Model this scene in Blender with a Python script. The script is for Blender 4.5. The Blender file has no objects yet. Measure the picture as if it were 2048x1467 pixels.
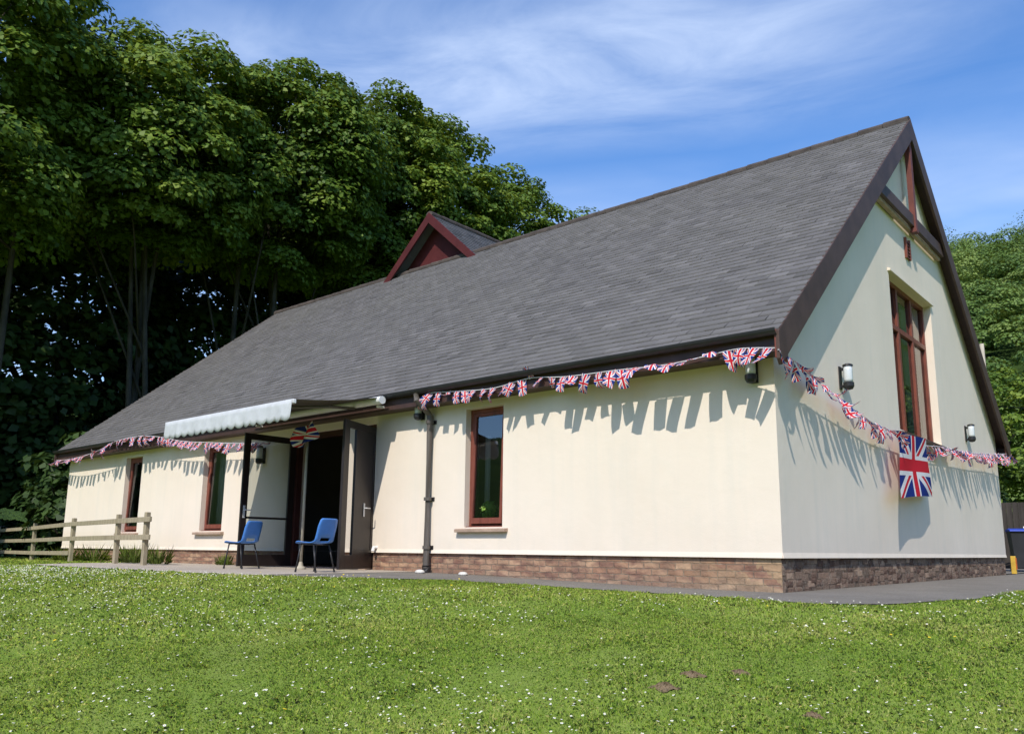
import bpy, math, random
import numpy as np
from mathutils import Vector, Matrix

random.seed(7)
RNG = np.random.default_rng(11)
scene = bpy.context.scene
COL = scene.collection
PI = math.pi

# ------------------------------------------------------------------ node helpers
def new_mat(name):
    m = bpy.data.materials.new(name); m.use_nodes = True
    nt = m.node_tree; nt.nodes.clear()
    out = nt.nodes.new('ShaderNodeOutputMaterial')
    return m, nt, out

def N(nt, typ, **kw):
    n = nt.nodes.new(typ)
    for k, v in kw.items():
        if k.startswith('i_'):
            n.inputs[k[2:].replace('_', ' ')].default_value = v
        else:
            setattr(n, k, v)
    return n

def L(nt, a, b): nt.links.new(a, b)

def M(nt, op, a, b=None, clamp=False):
    n = nt.nodes.new('ShaderNodeMath'); n.operation = op; n.use_clamp = clamp
    for i, v in enumerate((a, b)):
        if v is None: continue
        if isinstance(v, (int, float)): n.inputs[i].default_value = v
        else: nt.links.new(v, n.inputs[i])
    return n.outputs[0]

def mixc(nt, fac, a, b, blend='MIX'):
    n = nt.nodes.new('ShaderNodeMix'); n.data_type = 'RGBA'; n.blend_type = blend
    if isinstance(fac, (int, float)): n.inputs[0].default_value = fac
    else: nt.links.new(fac, n.inputs[0])
    for i, v in ((6, a), (7, b)):
        if isinstance(v, (tuple, list)): n.inputs[i].default_value = (*v[:3], 1)
        else: nt.links.new(v, n.inputs[i])
    return n.outputs[2]

def noise(nt, scale, detail=4, rough=.55, vec=None, dist=0.0):
    n = nt.nodes.new('ShaderNodeTexNoise')
    n.inputs['Scale'].default_value = scale; n.inputs['Detail'].default_value = detail
    n.inputs['Roughness'].default_value = rough; n.inputs['Distortion'].default_value = dist
    if vec is not None: nt.links.new(vec, n.inputs['Vector'])
    return n.outputs[0]

def ramp(nt, fac, p0, p1, c0=(0, 0, 0), c1=(1, 1, 1)):
    n = nt.nodes.new('ShaderNodeValToRGB')
    e = n.color_ramp.elements
    e[0].position = p0; e[1].position = p1
    e[0].color = (*c0, 1); e[1].color = (*c1, 1)
    nt.links.new(fac, n.inputs[0]); return n.outputs[0]

def objco(nt): return nt.nodes.new('ShaderNodeTexCoord').outputs['Object']

def mapping(nt, vec, scale=(1, 1, 1), rot=(0, 0, 0), loc=(0, 0, 0)):
    n = nt.nodes.new('ShaderNodeMapping')
    n.inputs['Scale'].default_value = scale; n.inputs['Rotation'].default_value = rot; n.inputs['Location'].default_value = loc
    nt.links.new(vec, n.inputs['Vector']); return n.outputs[0]

def principled(nt, out, color, rough=.6, spec=.3, bump=None, bstr=.3, bdist=.01, metal=0):
    b = nt.nodes.new('ShaderNodeBsdfPrincipled')
    if isinstance(color, (tuple, list)): b.inputs['Base Color'].default_value = (*color[:3], 1)
    else: nt.links.new(color, b.inputs['Base Color'])
    if isinstance(rough, (int, float)): b.inputs['Roughness'].default_value = rough
    else: nt.links.new(rough, b.inputs['Roughness'])
    b.inputs['Specular IOR Level'].default_value = spec
    b.inputs['Metallic'].default_value = metal
    if bump is not None:
        bn = nt.nodes.new('ShaderNodeBump'); bn.inputs['Strength'].default_value = bstr; bn.inputs['Distance'].default_value = bdist
        nt.links.new(bump, bn.inputs['Height']); nt.links.new(bn.outputs[0], b.inputs['Normal'])
    nt.links.new(b.outputs[0], out.inputs[0]); return b

def varied(name, c, amt=.25, scale=6, rough=.6, spec=.3, bump=.15, stretch=(1, 1, 1), bdist=.004):
    """a plain material with soft tonal wear and a fine bump"""
    m, nt, out = new_mat(name)
    co = mapping(nt, objco(nt), stretch)
    n1 = noise(nt, scale, 5, .6, co); n2 = noise(nt, scale * 9, 3, .6, co)
    dark = tuple(x * (1 - amt) for x in c); lite = tuple(min(1, x * (1 + amt)) for x in c)
    col = mixc(nt, ramp(nt, n1, .3, .7), dark, lite)
    col = mixc(nt, M(nt, 'MULTIPLY', n2, .25), col, dark)
    principled(nt, out, col, rough, spec, n2, bump, bdist)
    return m

# ------------------------------------------------------------------ materials
def mat_render():
    m, nt, out = new_mat('cream_render')
    co = objco(nt)
    big = noise(nt, .6, 5, .6, co); mid = noise(nt, 3.0, 6, .65, co)
    drip = noise(nt, 1.0, 5, .6, mapping(nt, co, (4.5, 4.5, .35)))
    fine = noise(nt, 70, 4, .7, co)
    col = mixc(nt, ramp(nt, big, .35, .7), (.770, .676, .565), (.828, .732, .622))
    col = mixc(nt, M(nt, 'MULTIPLY', ramp(nt, drip, .48, .8), .32), col, (.62, .60, .53))
    col = mixc(nt, M(nt, 'MULTIPLY', ramp(nt, mid, .5, .85), .25), col, (.70, .67, .58))
    sep = N(nt, 'ShaderNodeSeparateXYZ'); L(nt, co, sep.inputs[0])
    splash = M(nt, 'SUBTRACT', .85, sep.outputs[2], True)      # soil splash just above the plinth
    splash = M(nt, 'MULTIPLY', splash, M(nt, 'MULTIPLY', ramp(nt, mid, .35, .75), .5))
    col = mixc(nt, splash, col, (.62, .56, .45))
    h = M(nt, 'ADD', M(nt, 'MULTIPLY', fine, .5), M(nt, 'MULTIPLY', mid, 1.6))
    principled(nt, out, col, .92, .12, h, .35, .01)
    return m

def mat_brick():
    m, nt, out = new_mat('plinth_brick')
    co = objco(nt)
    sep = N(nt, 'ShaderNodeSeparateXYZ'); L(nt, co, sep.inputs[0])
    cmb = N(nt, 'ShaderNodeCombineXYZ')
    L(nt, M(nt, 'ADD', sep.outputs[0], sep.outputs[1]), cmb.inputs[0]); wob = noise(nt, 9, 3, .5, co)
    L(nt, M(nt, 'ADD', sep.outputs[2], M(nt, 'MULTIPLY', M(nt, 'SUBTRACT', wob, .5), .035)), cmb.inputs[1])
    b = N(nt, 'ShaderNodeTexBrick', offset=.5)
    b.inputs['Scale'].default_value = 1
    b.inputs['Brick Width'].default_value = .225; b.inputs['Row Height'].default_value = .078
    b.inputs['Mortar Size'].default_value = .007; b.inputs['Mortar Smooth'].default_value = .4; b.inputs['Bias'].default_value = -.1
    b.inputs['Color1'].default_value = (.31, .175, .115, 1); b.inputs['Color2'].default_value = (.50, .33, .215, 1)
    b.inputs['Mortar'].default_value = (.30, .235, .175, 1)
    L(nt, cmb.outputs[0], b.inputs['Vector'])
    patch = noise(nt, 1.4, 4, .6, co)
    pb = noise(nt, 1, 2, .5, mapping(nt, cmb.outputs[0], (4.4, 12.8, 1)))
    col = mixc(nt, ramp(nt, pb, .4, .65), b.outputs[0], mixc(nt, .7, b.outputs[0], (.15, .075, .065)))
    # buff bricks gather towards the corner of the two fronts
    buff = M(nt, 'MULTIPLY', M(nt, 'ADD', M(nt, 'MULTIPLY', sep.outputs[0], .55), 1.0, True), M(nt, 'GREATER_THAN', patch, .42))
    col = mixc(nt, M(nt, 'MULTIPLY', buff, .55), col, (.46, .33, .19))
    grime = noise(nt, 5, 6, .7, co)
    col = mixc(nt, M(nt, 'MULTIPLY', ramp(nt, grime, .45, .75), .5), col, (.16, .13, .10))
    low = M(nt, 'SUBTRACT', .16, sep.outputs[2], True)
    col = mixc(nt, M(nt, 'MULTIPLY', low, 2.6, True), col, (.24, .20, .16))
    h = M(nt, 'ADD', M(nt, 'MULTIPLY', b.outputs['Fac'], -1.0), M(nt, 'MULTIPLY', wob, .9))
    principled(nt, out, col, .9, .15, h, 1.0, .035)
    return m

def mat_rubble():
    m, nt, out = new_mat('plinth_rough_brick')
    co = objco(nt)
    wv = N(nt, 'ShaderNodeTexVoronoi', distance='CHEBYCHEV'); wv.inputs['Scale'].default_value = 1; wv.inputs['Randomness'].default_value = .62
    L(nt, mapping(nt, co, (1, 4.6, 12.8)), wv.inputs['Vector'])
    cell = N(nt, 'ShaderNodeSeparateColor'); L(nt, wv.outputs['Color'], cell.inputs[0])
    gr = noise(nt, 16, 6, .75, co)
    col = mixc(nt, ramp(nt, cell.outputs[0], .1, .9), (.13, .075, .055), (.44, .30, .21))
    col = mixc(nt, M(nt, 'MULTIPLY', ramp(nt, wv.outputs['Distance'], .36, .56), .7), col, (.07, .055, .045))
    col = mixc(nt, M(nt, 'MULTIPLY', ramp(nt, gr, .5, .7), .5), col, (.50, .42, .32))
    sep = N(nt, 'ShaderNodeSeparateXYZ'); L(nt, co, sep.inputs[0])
    col = mixc(nt, M(nt, 'MULTIPLY', M(nt, 'SUBTRACT', sep.outputs[2], .33, True), 9, True), col, (.07, .05, .05))  # shadow under the render edge, painted as a dark line along the top
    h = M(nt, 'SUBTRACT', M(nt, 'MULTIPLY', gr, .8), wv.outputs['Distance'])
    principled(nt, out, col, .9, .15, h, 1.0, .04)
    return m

def mat_slate():
    m, nt, out = new_mat('roof_slate')
    co = objco(nt)
    at = N(nt, 'ShaderNodeAttribute', attribute_name='tint')
    t = at.outputs['Fac']
    col = mixc(nt, t, (.086, .083, .086), (.198, .190, .196))
    big = noise(nt, .35, 4, .6, co)
    col = mixc(nt, M(nt, 'MULTIPLY', ramp(nt, big, .35, .7), .35), col, (.17, .165, .15))
    fine = noise(nt, 26, 5, .7, co)
    col = mixc(nt, M(nt, 'MULTIPLY', fine, .5), col, (.075, .072, .072))
    lich = noise(nt, 9, 4, .7, co)
    col = mixc(nt, M(nt, 'MULTIPLY', ramp(nt, lich, .62, .72), .45), col, (.24, .24, .21))
    principled(nt, out, col, .72, .3, fine, .25, .01)
    return m

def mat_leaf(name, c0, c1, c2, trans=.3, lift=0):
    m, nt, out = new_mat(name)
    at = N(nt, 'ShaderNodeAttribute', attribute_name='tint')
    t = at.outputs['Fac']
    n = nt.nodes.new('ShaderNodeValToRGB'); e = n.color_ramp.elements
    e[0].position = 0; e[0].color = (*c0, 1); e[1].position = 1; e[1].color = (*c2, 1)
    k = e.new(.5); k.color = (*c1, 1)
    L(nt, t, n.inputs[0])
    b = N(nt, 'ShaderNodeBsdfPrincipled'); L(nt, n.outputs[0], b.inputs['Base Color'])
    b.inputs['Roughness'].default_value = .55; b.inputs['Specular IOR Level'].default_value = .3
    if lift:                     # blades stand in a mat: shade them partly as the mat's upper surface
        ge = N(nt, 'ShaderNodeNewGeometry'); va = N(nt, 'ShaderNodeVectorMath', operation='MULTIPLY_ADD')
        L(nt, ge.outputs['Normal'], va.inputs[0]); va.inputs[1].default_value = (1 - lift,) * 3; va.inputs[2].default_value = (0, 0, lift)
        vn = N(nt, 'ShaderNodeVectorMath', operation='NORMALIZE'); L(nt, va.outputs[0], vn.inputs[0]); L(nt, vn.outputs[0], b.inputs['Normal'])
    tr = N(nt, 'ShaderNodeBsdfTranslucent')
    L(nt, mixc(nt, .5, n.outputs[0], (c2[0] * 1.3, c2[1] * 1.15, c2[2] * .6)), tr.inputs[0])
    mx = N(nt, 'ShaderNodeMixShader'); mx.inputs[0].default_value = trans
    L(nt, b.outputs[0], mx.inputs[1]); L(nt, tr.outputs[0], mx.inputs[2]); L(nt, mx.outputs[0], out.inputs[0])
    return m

def mat_union():
    m, nt, out = new_mat('union_flag_cloth')
    uv = N(nt, 'ShaderNodeTexCoord').outputs['UV']
    s = N(nt, 'ShaderNodeSeparateXYZ'); L(nt, uv, s.inputs[0])
    x = M(nt, 'MULTIPLY', M(nt, 'SUBTRACT', s.outputs[0], .5), 60.0)
    y = M(nt, 'MULTIPLY', M(nt, 'SUBTRACT', s.outputs[1], .5), 30.0)
    ax = M(nt, 'ABSOLUTE', x); ay = M(nt, 'ABSOLUTE', y); sx = M(nt, 'SIGN', x)
    y2 = M(nt, 'MULTIPLY', y, 2.0)
    e1 = M(nt, 'MULTIPLY', M(nt, 'MULTIPLY', M(nt, 'SUBTRACT', x, y2), sx), 1 / 2.236)
    e2 = M(nt, 'MULTIPLY', M(nt, 'MULTIPLY', M(nt, 'ADD', x, y2), sx), 1 / 2.236)
    w = M(nt, 'LESS_THAN', M(nt, 'MINIMUM', M(nt, 'ABSOLUTE', e1), M(nt, 'ABSOLUTE', e2)), 3.2)
    r1 = M(nt, 'LESS_THAN', M(nt, 'ABSOLUTE', M(nt, 'ADD', e1, 1.0)), 1.1)
    r2 = M(nt, 'LESS_THAN', M(nt, 'ABSOLUTE', M(nt, 'SUBTRACT', e2, 1.0)), 1.1)
    cw = M(nt, 'LESS_THAN', M(nt, 'MINIMUM', ax, ay), 5.0)
    cr = M(nt, 'LESS_THAN', M(nt, 'MINIMUM', ax, ay), 3.0)
    blue, white, red = (.012, .03, .21), (.78, .78, .80), (.60, .018, .035)
    col = mixc(nt, w, blue, white)
    col = mixc(nt, M(nt, 'MAXIMUM', r1, r2), col, red)
    col = mixc(nt, cw, col, white); col = mixc(nt, cr, col, red)
    weave = noise(nt, 260, 2, .5, objco(nt))
    b = N(nt, 'ShaderNodeBsdfPrincipled'); L(nt, col, b.inputs['Base Color'])
    b.inputs['Roughness'].default_value = .7; b.inputs['Specular IOR Level'].default_value = .2
    bn = N(nt, 'ShaderNodeBump'); bn.inputs['Strength'].default_value = .15; bn.inputs['Distance'].default_value = .003
    L(nt, weave, bn.inputs['Height']); L(nt, bn.outputs[0], b.inputs['Normal'])
    tr = N(nt, 'ShaderNodeBsdfTranslucent'); L(nt, col, tr.inputs[0])
    mx = N(nt, 'ShaderNodeMixShader'); mx.inputs[0].default_value = .25
    L(nt, b.outputs[0], mx.inputs[1]); L(nt, tr.outputs[0], mx.inputs[2]); L(nt, mx.outputs[0], out.inputs[0])
    return m

def mat_glass():
    m, nt, out = new_mat('window_glass')
    lw = N(nt, 'ShaderNodeFresnel'); lw.inputs[0].default_value = 1.75
    g = N(nt, 'ShaderNodeBsdfGlossy'); g.inputs['Roughness'].default_value = .02
    wav = noise(nt, 1.3, 2, .5, objco(nt))
    bn = N(nt, 'ShaderNodeBump'); bn.inputs['Strength'].default_value = .04; bn.inputs['Distance'].default_value = .05
    L(nt, wav, bn.inputs['Height']); L(nt, bn.outputs[0], g.inputs['Normal'])
    t = N(nt, 'ShaderNodeBsdfTransparent'); t.inputs[0].default_value = (.80, .86, .84, 1)
    mx = N(nt, 'ShaderNodeMixShader'); L(nt, M(nt, 'ADD', lw.outputs[0], .12, True), mx.inputs[0])
    L(nt, t.outputs[0], mx.inputs[1]); L(nt, g.outputs[0], mx.inputs[2]); L(nt, mx.outputs[0], out.inputs[0])
    return m

def mat_ground():
    m, nt, out = new_mat('turf_soil')
    co = objco(nt)
    a = noise(nt, .5, 5, .6, co); b = noise(nt, 6, 6, .7, co); c = noise(nt, 45, 3, .7, co)
    col = mixc(nt, ramp(nt, a, .35, .65), (.17, .26, .035), (.25, .31, .07))
    col = mixc(nt, M(nt, 'MULTIPLY', ramp(nt, b, .5, .8), .5), col, (.19, .17, .08))
    col = mixc(nt, M(nt, 'MULTIPLY', c, .35), col, (.08, .13, .02))
    principled(nt, out, col, .95, .1, c, .6, .03)
    return m

def mat_paving(name, c0, c1, dirt, scale=40):
    m, nt, out = new_mat(name)
    co = objco(nt)
    a = noise(nt, 1.1, 5, .65, co); f = noise(nt, scale, 4, .75, co); g = noise(nt, 7, 5, .7, co)
    col = mixc(nt, ramp(nt, f, .3, .7), c0, c1)
    col = mixc(nt, M(nt, 'MULTIPLY', ramp(nt, a, .4, .7), .45), col, dirt)
    col = mixc(nt, M(nt, 'MULTIPLY', ramp(nt, g, .55, .8), .4), col, dirt)
    principled(nt, out, col, .93, .15, f, .5, .01)
    return m

def mat_hill():
    m, nt, out = new_mat('hill_turf')
    co = objco(nt)
    a = noise(nt, .035, 6, .7, co); b = noise(nt, .25, 5, .7, co)
    col = mixc(nt, ramp(nt, a, .35, .65), (.030, .055, .014), (.06, .10, .022))
    col = mixc(nt, M(nt, 'MULTIPLY', ramp(nt, b, .4, .7), .6), col, (.02, .04, .012))
    principled(nt, out, col, .95, .05, b, 1.0, 2.0)
    return m

MAT = dict(
    render=mat_render(), brick=mat_brick(), rubble=mat_rubble(), slate=mat_slate(), union=mat_union(), glass=mat_glass(),
    ground=mat_ground(), hill=mat_hill(),
    tarmac=mat_paving('path_tarmac', (.15, .138, .122), (.25, .23, .20), (.11, .10, .085)),
    paving=mat_paving('paving_stone', (.38, .33, .27), (.50, .44, .37), (.30, .26, .21), 30),
    leaf=mat_leaf('sycamore_leaf', (.046, .095, .012), (.118, .198, .021), (.245, .315, .044), .25),
    leaf_shade=mat_leaf('shade_leaf', (.022, .048, .012), (.036, .072, .016), (.060, .105, .024), .2),  # shade under the canopy put into a darker leaf colour
    leaf_hill=mat_leaf('hill_leaf', (.060, .120, .024), (.135, .215, .042), (.25, .31, .075), .2),
    grass=mat_leaf('grass_blade', (.07, .19, .020), (.36, .57, .066), (.74, .74, .27), .5, .8),
    weed=mat_leaf('weed_leaf', (.08, .15, .022), (.14, .22, .035), (.26, .30, .08), .4),
    barge=varied('bargeboard_paint', (.085, .052, .042), .3, 5, .55, .3, .25, (.6, .6, .6)),
    fascia=varied('fascia_paint', (.060, .034, .030), .25, 5, .5, .35),
    timber=varied('stained_timber', (.20, .060, .040), .3, 5, .45, .35, .2, (3, 3, .6)),
    red=varied('gablet_red_paint', (.085, .018, .019), .2, 3, .6, .25),
    king=varied('king_post_stain', (.16, .05, .04), .25, 5, .55, .3),
    black=varied('black_plastic', (.022, .022, .024), .25, 8, .4, .4, .05),
    pipe=varied('weathered_downpipe', (.115, .100, .088), .3, 3, .5, .35, .1, (2, 2, .4)),
    door=varied('dark_door_paint', (.020, .014, .0135), .25, 5, .4, .45, .1),
    doorred=varied('door_jamb_paint', (.05, .016, .014), .25, 5, .45, .4, .1),
    white=varied('white_enamel', (.78, .78, .77), .06, 6, .35, .4, .05),
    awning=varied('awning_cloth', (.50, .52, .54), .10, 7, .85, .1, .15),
    awning_top=varied('awning_cloth_shade', (.085, .075, .062), .12, 5, .85, .1, .15),  # canopy cloth coloured dark to stand for its shaded underside
    metal=varied('brushed_metal', (.55, .55, .55), .15, 10, .3, .5, .05),
    lampglass=varied('frosted_lamp_glass', (.62, .66, .68), .05, 6, .12, .6, .02),
    stone=varied('pinkish_sill_stone', (.40, .29, .22), .2, 8, .85, .2, .3),
    slateridge=varied('ridge_tile_clay', (.085, .070, .062), .35, 5, .8, .2, .4),
    fence=varied('weathered_fence_wood', (.34, .29, .20), .28, 4, .85, .15, .4, (3, 3, .8)),
    darkfence=varied('dark_fence_board', (.060, .052, .046), .3, 3, .85, .15, .4, (5, 5, .5)),
    bark=varied('sycamore_bark', (.065, .06, .045), .45, 3, .9, .1, .6, (1, 1, .4), .03),
    blue=varied('blue_plastic', (.075, .24, .66), .12, 5, .4, .4, .05),
    bluelid=varied('bin_lid_blue', (.02, .06, .42), .15, 5, .4, .4, .05),
    binbody=varied('bin_grey', (.030, .031, .034), .2, 5, .5, .35, .05),
    curtain=varied('pale_curtain', (.48, .48, .43), .12, 5, .9, .1, .1, (6, 6, .3)),
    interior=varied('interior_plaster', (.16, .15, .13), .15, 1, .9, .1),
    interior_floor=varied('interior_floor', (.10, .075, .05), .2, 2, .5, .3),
    pot=varied('pale_pot', (.42, .46, .46), .1, 8, .5, .3),
    yellow=varied('yellow_marker', (.62, .40, .06), .2, 6, .6, .3),
    orange=varied('orange_band', (.65, .16, .03), .15, 6, .6, .3),
    polewood=varied('pale_pole', (.42, .38, .30), .2, 4, .8, .2, .2, (2, 2, .4)),
    soil=varied('bare_soil', (.19, .14, .085), .35, 9, .95, .1, .8, (1, 1, 1), .02),
    petal=varied('daisy_petal', (.78, .78, .74), .05, 20, .7, .2),
    buttercup=varied('yellow_petal', (.72, .55, .03), .08, 20, .6, .2),
    pebble=varied('white_stone', (.62, .60, .55), .15, 12, .85, .2, .4),
    leaflime=mat_leaf('pot_plant_leaf', (.30, .50, .09), (.42, .66, .14), (.58, .78, .22), .4),
    string=varied('bunting_tape', (.70, .70, .72), .1, 12, .8, .1),
    cloth=varied('pale_blue_cloth', (.42, .50, .62), .12, 9, .85, .1, .2),
)

# ------------------------------------------------------------------ object helpers
def tag(o, label=None, cat=None, group=None, kind=None):
    if label: o['label'] = label
    if cat: o['category'] = cat
    if group: o['group'] = group
    if kind: o['kind'] = kind
    return o

def empty(name, loc=(0, 0, 0), rz=0, label=None, cat=None, group=None):
    o = bpy.data.objects.new(name, None); COL.objects.link(o)
    o.location = loc; o.rotation_euler = (0, 0, rz); o.empty_display_size = .2
    return tag(o, label, cat, group)

class MB:
    """gathers shapes into one mesh"""
    def __init__(self): self.v = []; self.f = []; self.uv = {}; self.t = None
    def add(self, vs, fs):
        b = len(self.v); self.v += [tuple(v) for v in vs]; self.f += [tuple(i + b for i in f) for f in fs]; return b
    def box(self, x0, x1, y0, y1, z0, z1):
        self.add([(x0, y0, z0), (x1, y0, z0), (x1, y1, z0), (x0, y1, z0), (x0, y0, z1), (x1, y0, z1), (x1, y1, z1), (x0, y1, z1)],
                 [(3, 2, 1, 0), (4, 5, 6, 7), (0, 1, 5, 4), (1, 2, 6, 5), (2, 3, 7, 6), (3, 0, 4, 7)])
    def prism(self, pts, d):
        """closed polygon pts (3D, ordered) pushed along vector d"""
        n = len(pts); d = Vector(d)
        a = [Vector(p) for p in pts]; b = [p + d for p in a]
        fs = [tuple(range(n))[::-1], tuple(range(n, 2 * n))] + [(i, (i + 1) % n, n + (i + 1) % n, n + i) for i in range(n)]
        self.add(a + b, fs)
    def tube(self, pts, r, seg=8, cap=True):
        pts = [Vector(p) for p in pts]
        rs = r if isinstance(r, (list, tuple)) else [r] * len(pts)
        rings = []
        for i, p in enumerate(pts):
            d = (pts[min(i + 1, len(pts) - 1)] - pts[max(i - 1, 0)]).normalized()
            u = d.cross(Vector((0, 0, 1)))
            if u.length < .05: u = d.cross(Vector((1, 0, 0)))
            u.normalize(); w = d.cross(u).normalized()
            rings.append([p + (u * math.cos(2 * PI * k / seg) + w * math.sin(2 * PI * k / seg)) * rs[i] for k in range(seg)])
        fs = []
        for i in range(len(pts) - 1):
            for k in range(seg):
                a, b = i * seg + k, i * seg + (k + 1) % seg
                fs.append((a, b, b + seg, a + seg))
        if cap:
            fs.append(tuple(range(seg))[::-1]); fs.append(tuple(range((len(pts) - 1) * seg, len(pts) * seg)))
        self.add([v for rg in rings for v in rg], fs)
    def lathe(self, prof, cx=0, cy=0, seg=14):
        vs, fs = [], []
        for r, z in prof:
            for k in range(seg): vs.append((cx + r * math.cos(2 * PI * k / seg), cy + r * math.sin(2 * PI * k / seg), z))
        for i in range(len(prof) - 1):
            for k in range(seg):
                a, b = i * seg + k, i * seg + (k + 1) % seg
                fs.append((a, b, b + seg, a + seg))
        fs.append(tuple(range(seg))[::-1]); fs.append(tuple(range((len(prof) - 1) * seg, len(prof) * seg)))
        self.add(vs, fs)
    def build(self, name, mat, parent=None, smooth=False, bevel=0, label=None):
        me = bpy.data.meshes.new(name); me.from_pydata(self.v, [], self.f); me.update()
        return link(me, name, mat, parent, smooth, bevel, label)

def link(me, name, mat, parent=None, smooth=False, bevel=0, label=None):
    o = bpy.data.objects.new(name, me); COL.objects.link(o)
    if mat is not None: me.materials.append(mat)
    if smooth:
        for p in me.polygons: p.use_smooth = True
    if parent is not None: o.parent = parent
    if bevel:
        b = o.modifiers.new('bevel', 'BEVEL'); b.width = bevel; b.segments = 2; b.limit_method = 'ANGLE'; b.angle_limit = math.radians(40)
    if label: o['label'] = label
    return o

def np_mesh(name, V, F, mat, tint=None, parent=None, smooth=False):
    """V (n,3), F (m,k) arrays straight into a mesh"""
    me = bpy.data.meshes.new(name)
    k = F.shape[1]
    me.vertices.add(len(V)); me.vertices.foreach_set('co', np.ascontiguousarray(V, dtype=np.float32).ravel())
    me.loops.add(F.size); me.loops.foreach_set('vertex_index', np.ascontiguousarray(F, dtype=np.int32).ravel())
    me.polygons.add(len(F)); me.polygons.foreach_set('loop_start', np.arange(0, F.size, k, dtype=np.int32))
    me.update(calc_edges=True)
    if tint is not None:
        a = me.attributes.new('tint', 'FLOAT', 'POINT'); a.data.foreach_set('value', np.ascontiguousarray(tint, dtype=np.float32))
    return link(me, name, mat, parent, smooth)

# ------------------------------------------------------------------ camera, light, sky
CAM = np.array([3.8058028707, -9.0894261053, .4509339847])
YAW, PITCH, ROLL, FOC = .70733841, .18016231, .00958684, 1646.8718
fw = Vector((-math.sin(YAW) * math.cos(PITCH), math.cos(YAW) * math.cos(PITCH), math.sin(PITCH)))
rr = Vector((math.cos(YAW), math.sin(YAW), 0)); uu = rr.cross(fw)
r2 = rr * math.cos(ROLL) + uu * math.sin(ROLL); u2 = -rr * math.sin(ROLL) + uu * math.cos(ROLL)
cd = bpy.data.cameras.new('camera'); cam = bpy.data.objects.new('camera', cd); COL.objects.link(cam)
cam.matrix_world = Matrix(((r2.x, u2.x, -fw.x, CAM[0]), (r2.y, u2.y, -fw.y, CAM[1]), (r2.z, u2.z, -fw.z, CAM[2]), (0, 0, 0, 1)))
cd.sensor_fit = 'HORIZONTAL'; cd.sensor_width = 36; cd.lens = FOC / 2048 * 36
cd.shift_x = -6.34 / 2048; cd.shift_y = 65.5 / 2048
cd.clip_start = .05; cd.clip_end = 6000
scene.camera = cam

SUN = Vector((.36, -.90, 1.0)).normalized()
sd = bpy.data.lights.new('sun', 'SUN'); so = bpy.data.objects.new('sun', sd); COL.objects.link(so)
so.rotation_euler = (-SUN).to_track_quat('-Z', 'Y').to_euler(); so.location = (0, -20, 40)
sd.energy = 2.35; sd.angle = math.radians(.53); sd.color = (1.0, .935, .83)

w = bpy.data.worlds.new('World'); scene.world = w; w.use_nodes = True
nt = w.node_tree; nt.nodes.clear()
wo = N(nt, 'ShaderNodeOutputWorld'); bg = N(nt, 'ShaderNodeBackground'); bg.inputs[1].default_value = .15
sky = N(nt, 'ShaderNodeTexSky', sky_type='NISHITA', sun_disc=False)
sky.sun_elevation = math.asin(SUN.z); sky.sun_rotation = math.atan2(SUN.x, SUN.y)
sky.air_density = 1.0; sky.dust_density = .6; sky.ozone_density = 2.0; sky.altitude = 50
g = N(nt, 'ShaderNodeTexCoord').outputs['Generated']
sp = N(nt, 'ShaderNodeSeparateXYZ'); L(nt, g, sp.inputs[0])
# thin cirrus on a flat sheet high overhead: project the view direction onto it
zc = M(nt, 'MAXIMUM', sp.outputs[2], .06)
cb = N(nt, 'ShaderNodeCombineXYZ')
L(nt, M(nt, 'DIVIDE', sp.outputs[0], zc), cb.inputs[0]); L(nt, M(nt, 'DIVIDE', sp.outputs[1], zc), cb.inputs[1])
r1 = mapping(nt, cb.outputs[0], (1, 1, 1), (0, 0, math.radians(-25.5)))
sr = N(nt, 'ShaderNodeSeparateXYZ'); L(nt, r1, sr.inputs[0])          # x along the streaks, y across them
c1 = noise(nt, 2.2, 8, .60, mapping(nt, r1, (.62, 1.25, 1), (0, 0, 0), (3.1, 1.7, 0)), .7)
c2 = noise(nt, 1.5, 4, .55, mapping(nt, r1, (.8, 1, 1), (0, 0, .5), (5.3, 2.2, 0)), .3)
band = M(nt, 'ABSOLUTE', M(nt, 'SUBTRACT', M(nt, 'ADD', sr.outputs[1], M(nt, 'MULTIPLY', c2, .30)), 1.69))
band = M(nt, 'MULTIPLY', ramp(nt, band, .06, .42, (1, 1, 1), (0, 0, 0)), ramp(nt, sr.outputs[0], .05, .55, (1, 1, 1), (.12, .12, .12)))
far = ramp(nt, M(nt, 'MULTIPLY', sr.outputs[1], .25), .48, .62)
cl = M(nt, 'MULTIPLY', ramp(nt, c1, .25, .62), band)
cl = M(nt, 'ADD', M(nt, 'MULTIPLY', cl, .75), M(nt, 'MULTIPLY', M(nt, 'MULTIPLY', ramp(nt, c2, .35, .7), ramp(nt, c1, .3, .7)), .16))
cl = M(nt, 'ADD', cl, M(nt, 'MULTIPLY', M(nt, 'MULTIPLY', far, ramp(nt, c2, .2, .6)), .42), True)
hs = N(nt, 'ShaderNodeHueSaturation'); hs.inputs['Saturation'].default_value = 1.27; hs.inputs['Value'].default_value = .84; hs.inputs['Hue'].default_value = .507
L(nt, sky.outputs[0], hs.inputs['Color'])
skyc = mixc(nt, cl, hs.outputs[0], (2.5, 3.05, 4.15))
L(nt, skyc, bg.inputs[0]); L(nt, bg.outputs[0], wo.inputs[0])
scene.view_settings.view_transform = 'Standard'; scene.view_settings.look = 'None'
scene.view_settings.exposure = .85; scene.view_settings.gamma = 1; scene.view_settings.use_curve_mapping = False
scene.cycles.max_bounces = 8; scene.cycles.transparent_max_bounces = 12; scene.cycles.caustics_reflective = False; scene.cycles.caustics_refractive = False

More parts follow.
